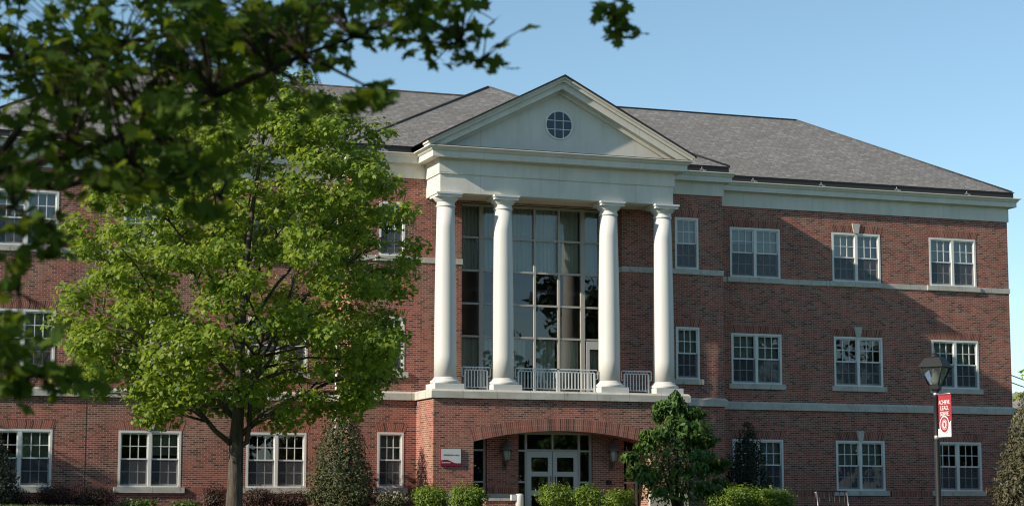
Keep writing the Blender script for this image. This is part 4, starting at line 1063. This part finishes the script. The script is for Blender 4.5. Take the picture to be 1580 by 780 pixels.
# rhododendron-like bush with cream flowers
x, w, h_ = put(578, 634, 757, -3.6)
t = shrub('flowering_bush', 'small bush topped with cream flowers under the narrow ground floor window', 'shrub', (x, -3.6, 0), clump(w, 1.1, h_, 5), 2200, .07, 'oval', M['leaf_holly'], shell=.4, rough=.5)
P, D = blobs([(0, 0, h_*.55)], [(w*.45, .5, h_*.46)], [160], shell=.05); P = P[P[:, 2] > h_*.55]
P = np.repeat(P, 5, 0)+rng.normal(0, .015, (len(P)*5, 3))
npmesh('blossoms', leaves(P, .035, rng.normal(size=P.shape)+np.array([0, -.3, .6]), 'oval'), M['whiteflower'], t)
def cone(name, label, loc, H, Rb, n, size, kind, m_leaf, cat='shrub', power=.75, droop=None, lumps=26, zlow=.1, lean=0):
    t = thing(name, label, cat, loc)
    m = MB(); m.tube([(0, 0, -.2), (0, 0, H*.5), (lean, 0, H*.93)], [.09, .06, .012], 8); m.build('trunk', M['bark_dark'], t)
    z = H*(zlow/H+(1-zlow/H)*(1-np.sqrt(rng.uniform(0, 1, n))))
    f = z/H; Rz = Rb*np.minimum(1, (1-f)**power*1.08)*np.minimum(1, .72+f*1.6)
    a = rng.uniform(0, 6.283, n); rr2 = rng.uniform(0, 1, n)**.33
    bump = 1+.16*np.sin(5*a+z*3.1)*np.sin(z*4.2+a)+.10*np.sin(9*a-z*6)+rng.normal(0, .10, n)
    x, y = rr2*Rz*bump*np.cos(a)+lean*f, rr2*Rz*bump*np.sin(a)
    P = np.stack([x, y, z], 1); D = np.stack([np.cos(a), np.sin(a), np.full(n, .35)], 1)
    N = D+rng.normal(0, .6, P.shape)
    npmesh('foliage', leaves(P, size, N, kind, .15, droop), m_leaf, t); return t
x, w, h_ = put(474, 578, 622, -2.75)
cone('holly_tree', 'tall dull green conical holly at the corner of the centre block', (x, -2.75, 0), h_+.1, 1.12, 12000, .095, 'oval', M['leaf_holly'], 'tree', .5)
x, w, h_ = put(1120, 1200, 650, -1.6)
cone('yew_bush', 'very dark pointed yew hiding a ground floor window of the right wing', (x, -1.35, 0), h_+.1, .92, 6500, .10, 'needle', M['leaf_yew'], 'shrub', .55)
x, w, h_ = put(1528, 1640, 600, -3.0)
cone('conifer_tree', 'brownish green conifer at the right end of the hall', (x+.25, -3.0, 0), h_+.2, 1.55, 13000, .13, 'needle', M['leaf_conifer'], 'tree', .8)
x, w, h_ = put(-60, 34, 652, -3.0)
cone('dark_evergreen', 'dark upright evergreen at the left edge before the leftmost window', (x-.1, -3.0, 0), h_, .95, 7000, .10, 'needle', M['leaf_yew'], 'shrub', .5)
# flowering tree in front of the right of the porch
x, w, h_ = put(960, 1112, 606, -7.0)
y_d = -7.0
dt = thing('flowering_tree', 'deep green small tree with hidden pink blossoms right of the arched entrance', 'tree', (x+.18, y_d, 0))
m = MB()
for k in range(5):
    a = 1.25*k; m.tube([(.05*math.cos(a), .05*math.sin(a), -.1), (.22*math.cos(a), .2*math.sin(a), .6), (.5*math.cos(a), .45*math.sin(a), 1.5), (.35*math.cos(a), .3*math.sin(a), 2.6)], [.045, .038, .025, .008], 6)
m.tube([(0, 0, -.1), (.03, 0, 1.5), (.05, 0, h_*.93)], [.06, .045, .01], 7); m.build('trunk', M['bark_dark'], dt)
nD = 3300; fz = rng.uniform(.07, 1, nD)**.9
Rz = np.interp(fz, [0, .1, .28, .5, .62, .76, .88, .95, 1], [.8, 1.3, 1.62, 1.5, 1.08, .74, .47, .27, .04])
aa = rng.uniform(0, 6.283, nD)
lum = .97+.26*np.sin(3*aa+9*fz)*np.sin(13*fz+2*aa)+.18*np.sin(7*aa-17*fz)+rng.normal(0, .05, nD)
qq = rng.uniform(0, 1, nD)**.36*Rz*lum
qq *= .80
P = np.stack([qq*np.cos(aa), qq*np.sin(aa)*.9, fz*h_*1.0+.10*np.sin(5*aa)], 1)
cc, ccr = [], []
random.seed(3)
for k in range(34):
    f = random.uniform(.16, .93) if k > 5 else (.36, .38, .42, .28, .25, .46)[k]; R_ = float(np.interp(f, [0, .1, .28, .5, .62, .76, .88, 1], [.8, 1.3, 1.62, 1.5, 1.08, .74, .47, .04]))
    a = random.uniform(0, 6.283) if k > 5 else (3.0, .1, -.3, 3.5, -.2, 2.8)[k]; R_ *= random.uniform(.75, 1.02)+(.10 if k in (1, 2, 4) else 0)
    cc.append((R_*math.cos(a), R_*math.sin(a)*.9, f*h_)); rr_ = random.uniform(.22, .40); ccr.append((rr_*1.25, rr_*1.1, rr_*.6))
Pb, Db = blobs(cc, ccr, [int(520*r[0]) for r in ccr], shell=.5)
P = np.concatenate([P, Pb]); aa = np.arctan2(P[:, 1], P[:, 0])
D = np.stack([np.cos(aa), np.sin(aa), np.full(len(aa), .25)], 1)
N = D*.8+rng.normal(0, .5, P.shape)+np.array([0, 0, .3])
npmesh('crown', leaves(P, .17, N, 'drop', .3, droop=.55), M['leaf_dogwood'], dt)
P, D = blobs([(.15, -.75, h_*.40), (.5, -.7, h_*.25), (-.35, -.7, h_*.45), (.1, -.5, h_*.2)], [(.8, .35, .5), (.55, .35, .35), (.4, .3, .3), (.6, .4, .2)], [14, 16, 4, 8], shell=.5)
P = np.repeat(P, 7, 0)+rng.normal(0, .035, (len(P)*7, 3))
npmesh('blossoms', leaves(P, .06, rng.normal(size=P.shape), 'oval'), M['blossom'], dt)

# ---- trees outside the frame on the left whose shade reaches the left wing
def simple_tree(name, label, loc, H, Rw, ncl, per, lsize, m_leaf, zb=2.5, kind='maple', group=None):
    C_ = []; tr = 0
    while len(C_) < ncl and tr < 5000:
        tr += 1
        z = random.uniform(zb, H); f = (z-zb)/(H-zb); R_ = Rw*math.sqrt(max(.02, 1-(2*f-.9)**2/1.25)); a = random.uniform(0, 6.283); q_ = R_*random.random()**.45
        C_.append(Vector((q_*math.cos(a), q_*math.sin(a), z)))
    tr_ = [(Vector((0, 0, -.4)), H*.026), (Vector((0, 0, zb)), H*.019), (Vector((.1, 0, H*.6)), H*.01), (Vector((.1, 0, H*.93)), H*.002)]
    lb = []
    for k in range(8):
        a = k*2.4; b = Vector((0, 0, zb*.8+k*(H-zb)*.08)); lb.append([(b, H*.008), (b+Vector((math.cos(a), math.sin(a), .7))*Rw*.4, H*.005), (b+Vector((math.cos(a)*.75, math.sin(a)*.75, .9))*Rw*.8, H*.002)])
    return big_tree(name, label, loc, C_, tr_, lb, lsize, kind, m_leaf, per, .6, (Rw*.16, Rw*.28), .7, group)
random.seed(77)
simple_tree('shade_tree', 'broad tree at the far left end of the hall shading its lower wall', (-27.5, -2.6, 0), 7.2, 2.6, 60, 90, .2, M['leaf_maple'], 1.6)
# background at the right end
b0 = at_y(1590, 640, 34.0)
simple_tree('background_tree', 'leafy green tree beyond the right end of the hall', (b0.x+1.5, 34.0, ground_z(b0.x, 34)), 8.6, 3.6, 60, 110, .3, M['leaf_maple'], 2.0)
hq = at_y(1572, 640, 62.0)
hs = thing('background_house', 'pale sided house with gabled roof far behind the right end', 'house', (hq.x+4.2, 62.0, 0))
m = MB(); m.box(-5, 5, 0, 8, -.5, 6.2); m.face([(-5, 0, 6.2), (5, 0, 6.2), (0, 0, 9.3)]); m.build('wall', M['plaster'], hs)
m = MB(); rface(m, [(-5.3, -.3, 6.05), (0, -.3, 9.4), (0, 8.3, 9.4), (-5.3, 8.3, 6.05)]); rface(m, [(5.3, -.3, 6.05), (0, -.3, 9.4), (0, 8.3, 9.4), (5.3, 8.3, 6.05)]); m.build('roof', M['shingle'], hs)
m = MB(); m.box(-3.4, -2.2, -.04, .02, 2.6, 4.2); wq = m.build('window', M['winframe'], hs)
m = MB(); m.face([(-3.3, -.05, 2.7), (-2.3, -.05, 2.7), (-2.3, -.05, 4.1), (-3.3, -.05, 4.1)]); m.build('pane', M['bigglass'], wq)
for k, (ya, yb) in enumerate(((579, 588), (590, 599))):
    m = MB(); A, Bp = at_y(1500, ya-26, 45), at_y(1640, yb+16, 45)
    m.tube([A.lerp(Bp, i/8)-Vector((0, 0, .15*math.sin(math.pi*i/8))) for i in range(9)], .035, 5)
    tag(m.build('power_line', M['metal_black']), ('upper' if k == 0 else 'lower')+' dark overhead cable beyond the right end of the hall', 'cable', 'overhead cables')
# tree line across the lawn behind the viewer, reflected in the glass
P = []; D = []
cs = []; rs = []; ns = []
for k in range(52):
    x = -110+4.5*k+random.uniform(-2, 2); y = -112+random.uniform(-8, 8); hgt = random.uniform(18, 24)
    for j in range(15):
        cs.append((x+random.gauss(0, 2.6), y+random.gauss(0, 2), random.uniform(.12, .9)*hgt-1)); rr3 = random.uniform(2.2, 4.0); rs.append((rr3, rr3, rr3)); ns.append(230)
P, D = blobs(cs, rs, ns, shell=.5)
tag(npmesh('tree_line', leaves(P, .85, D+rng.normal(0, .5, P.shape), 'maple'), M['leaf_far']), 'belt of trees across the lawn seen in the window reflections', 'trees', kind='stuff')
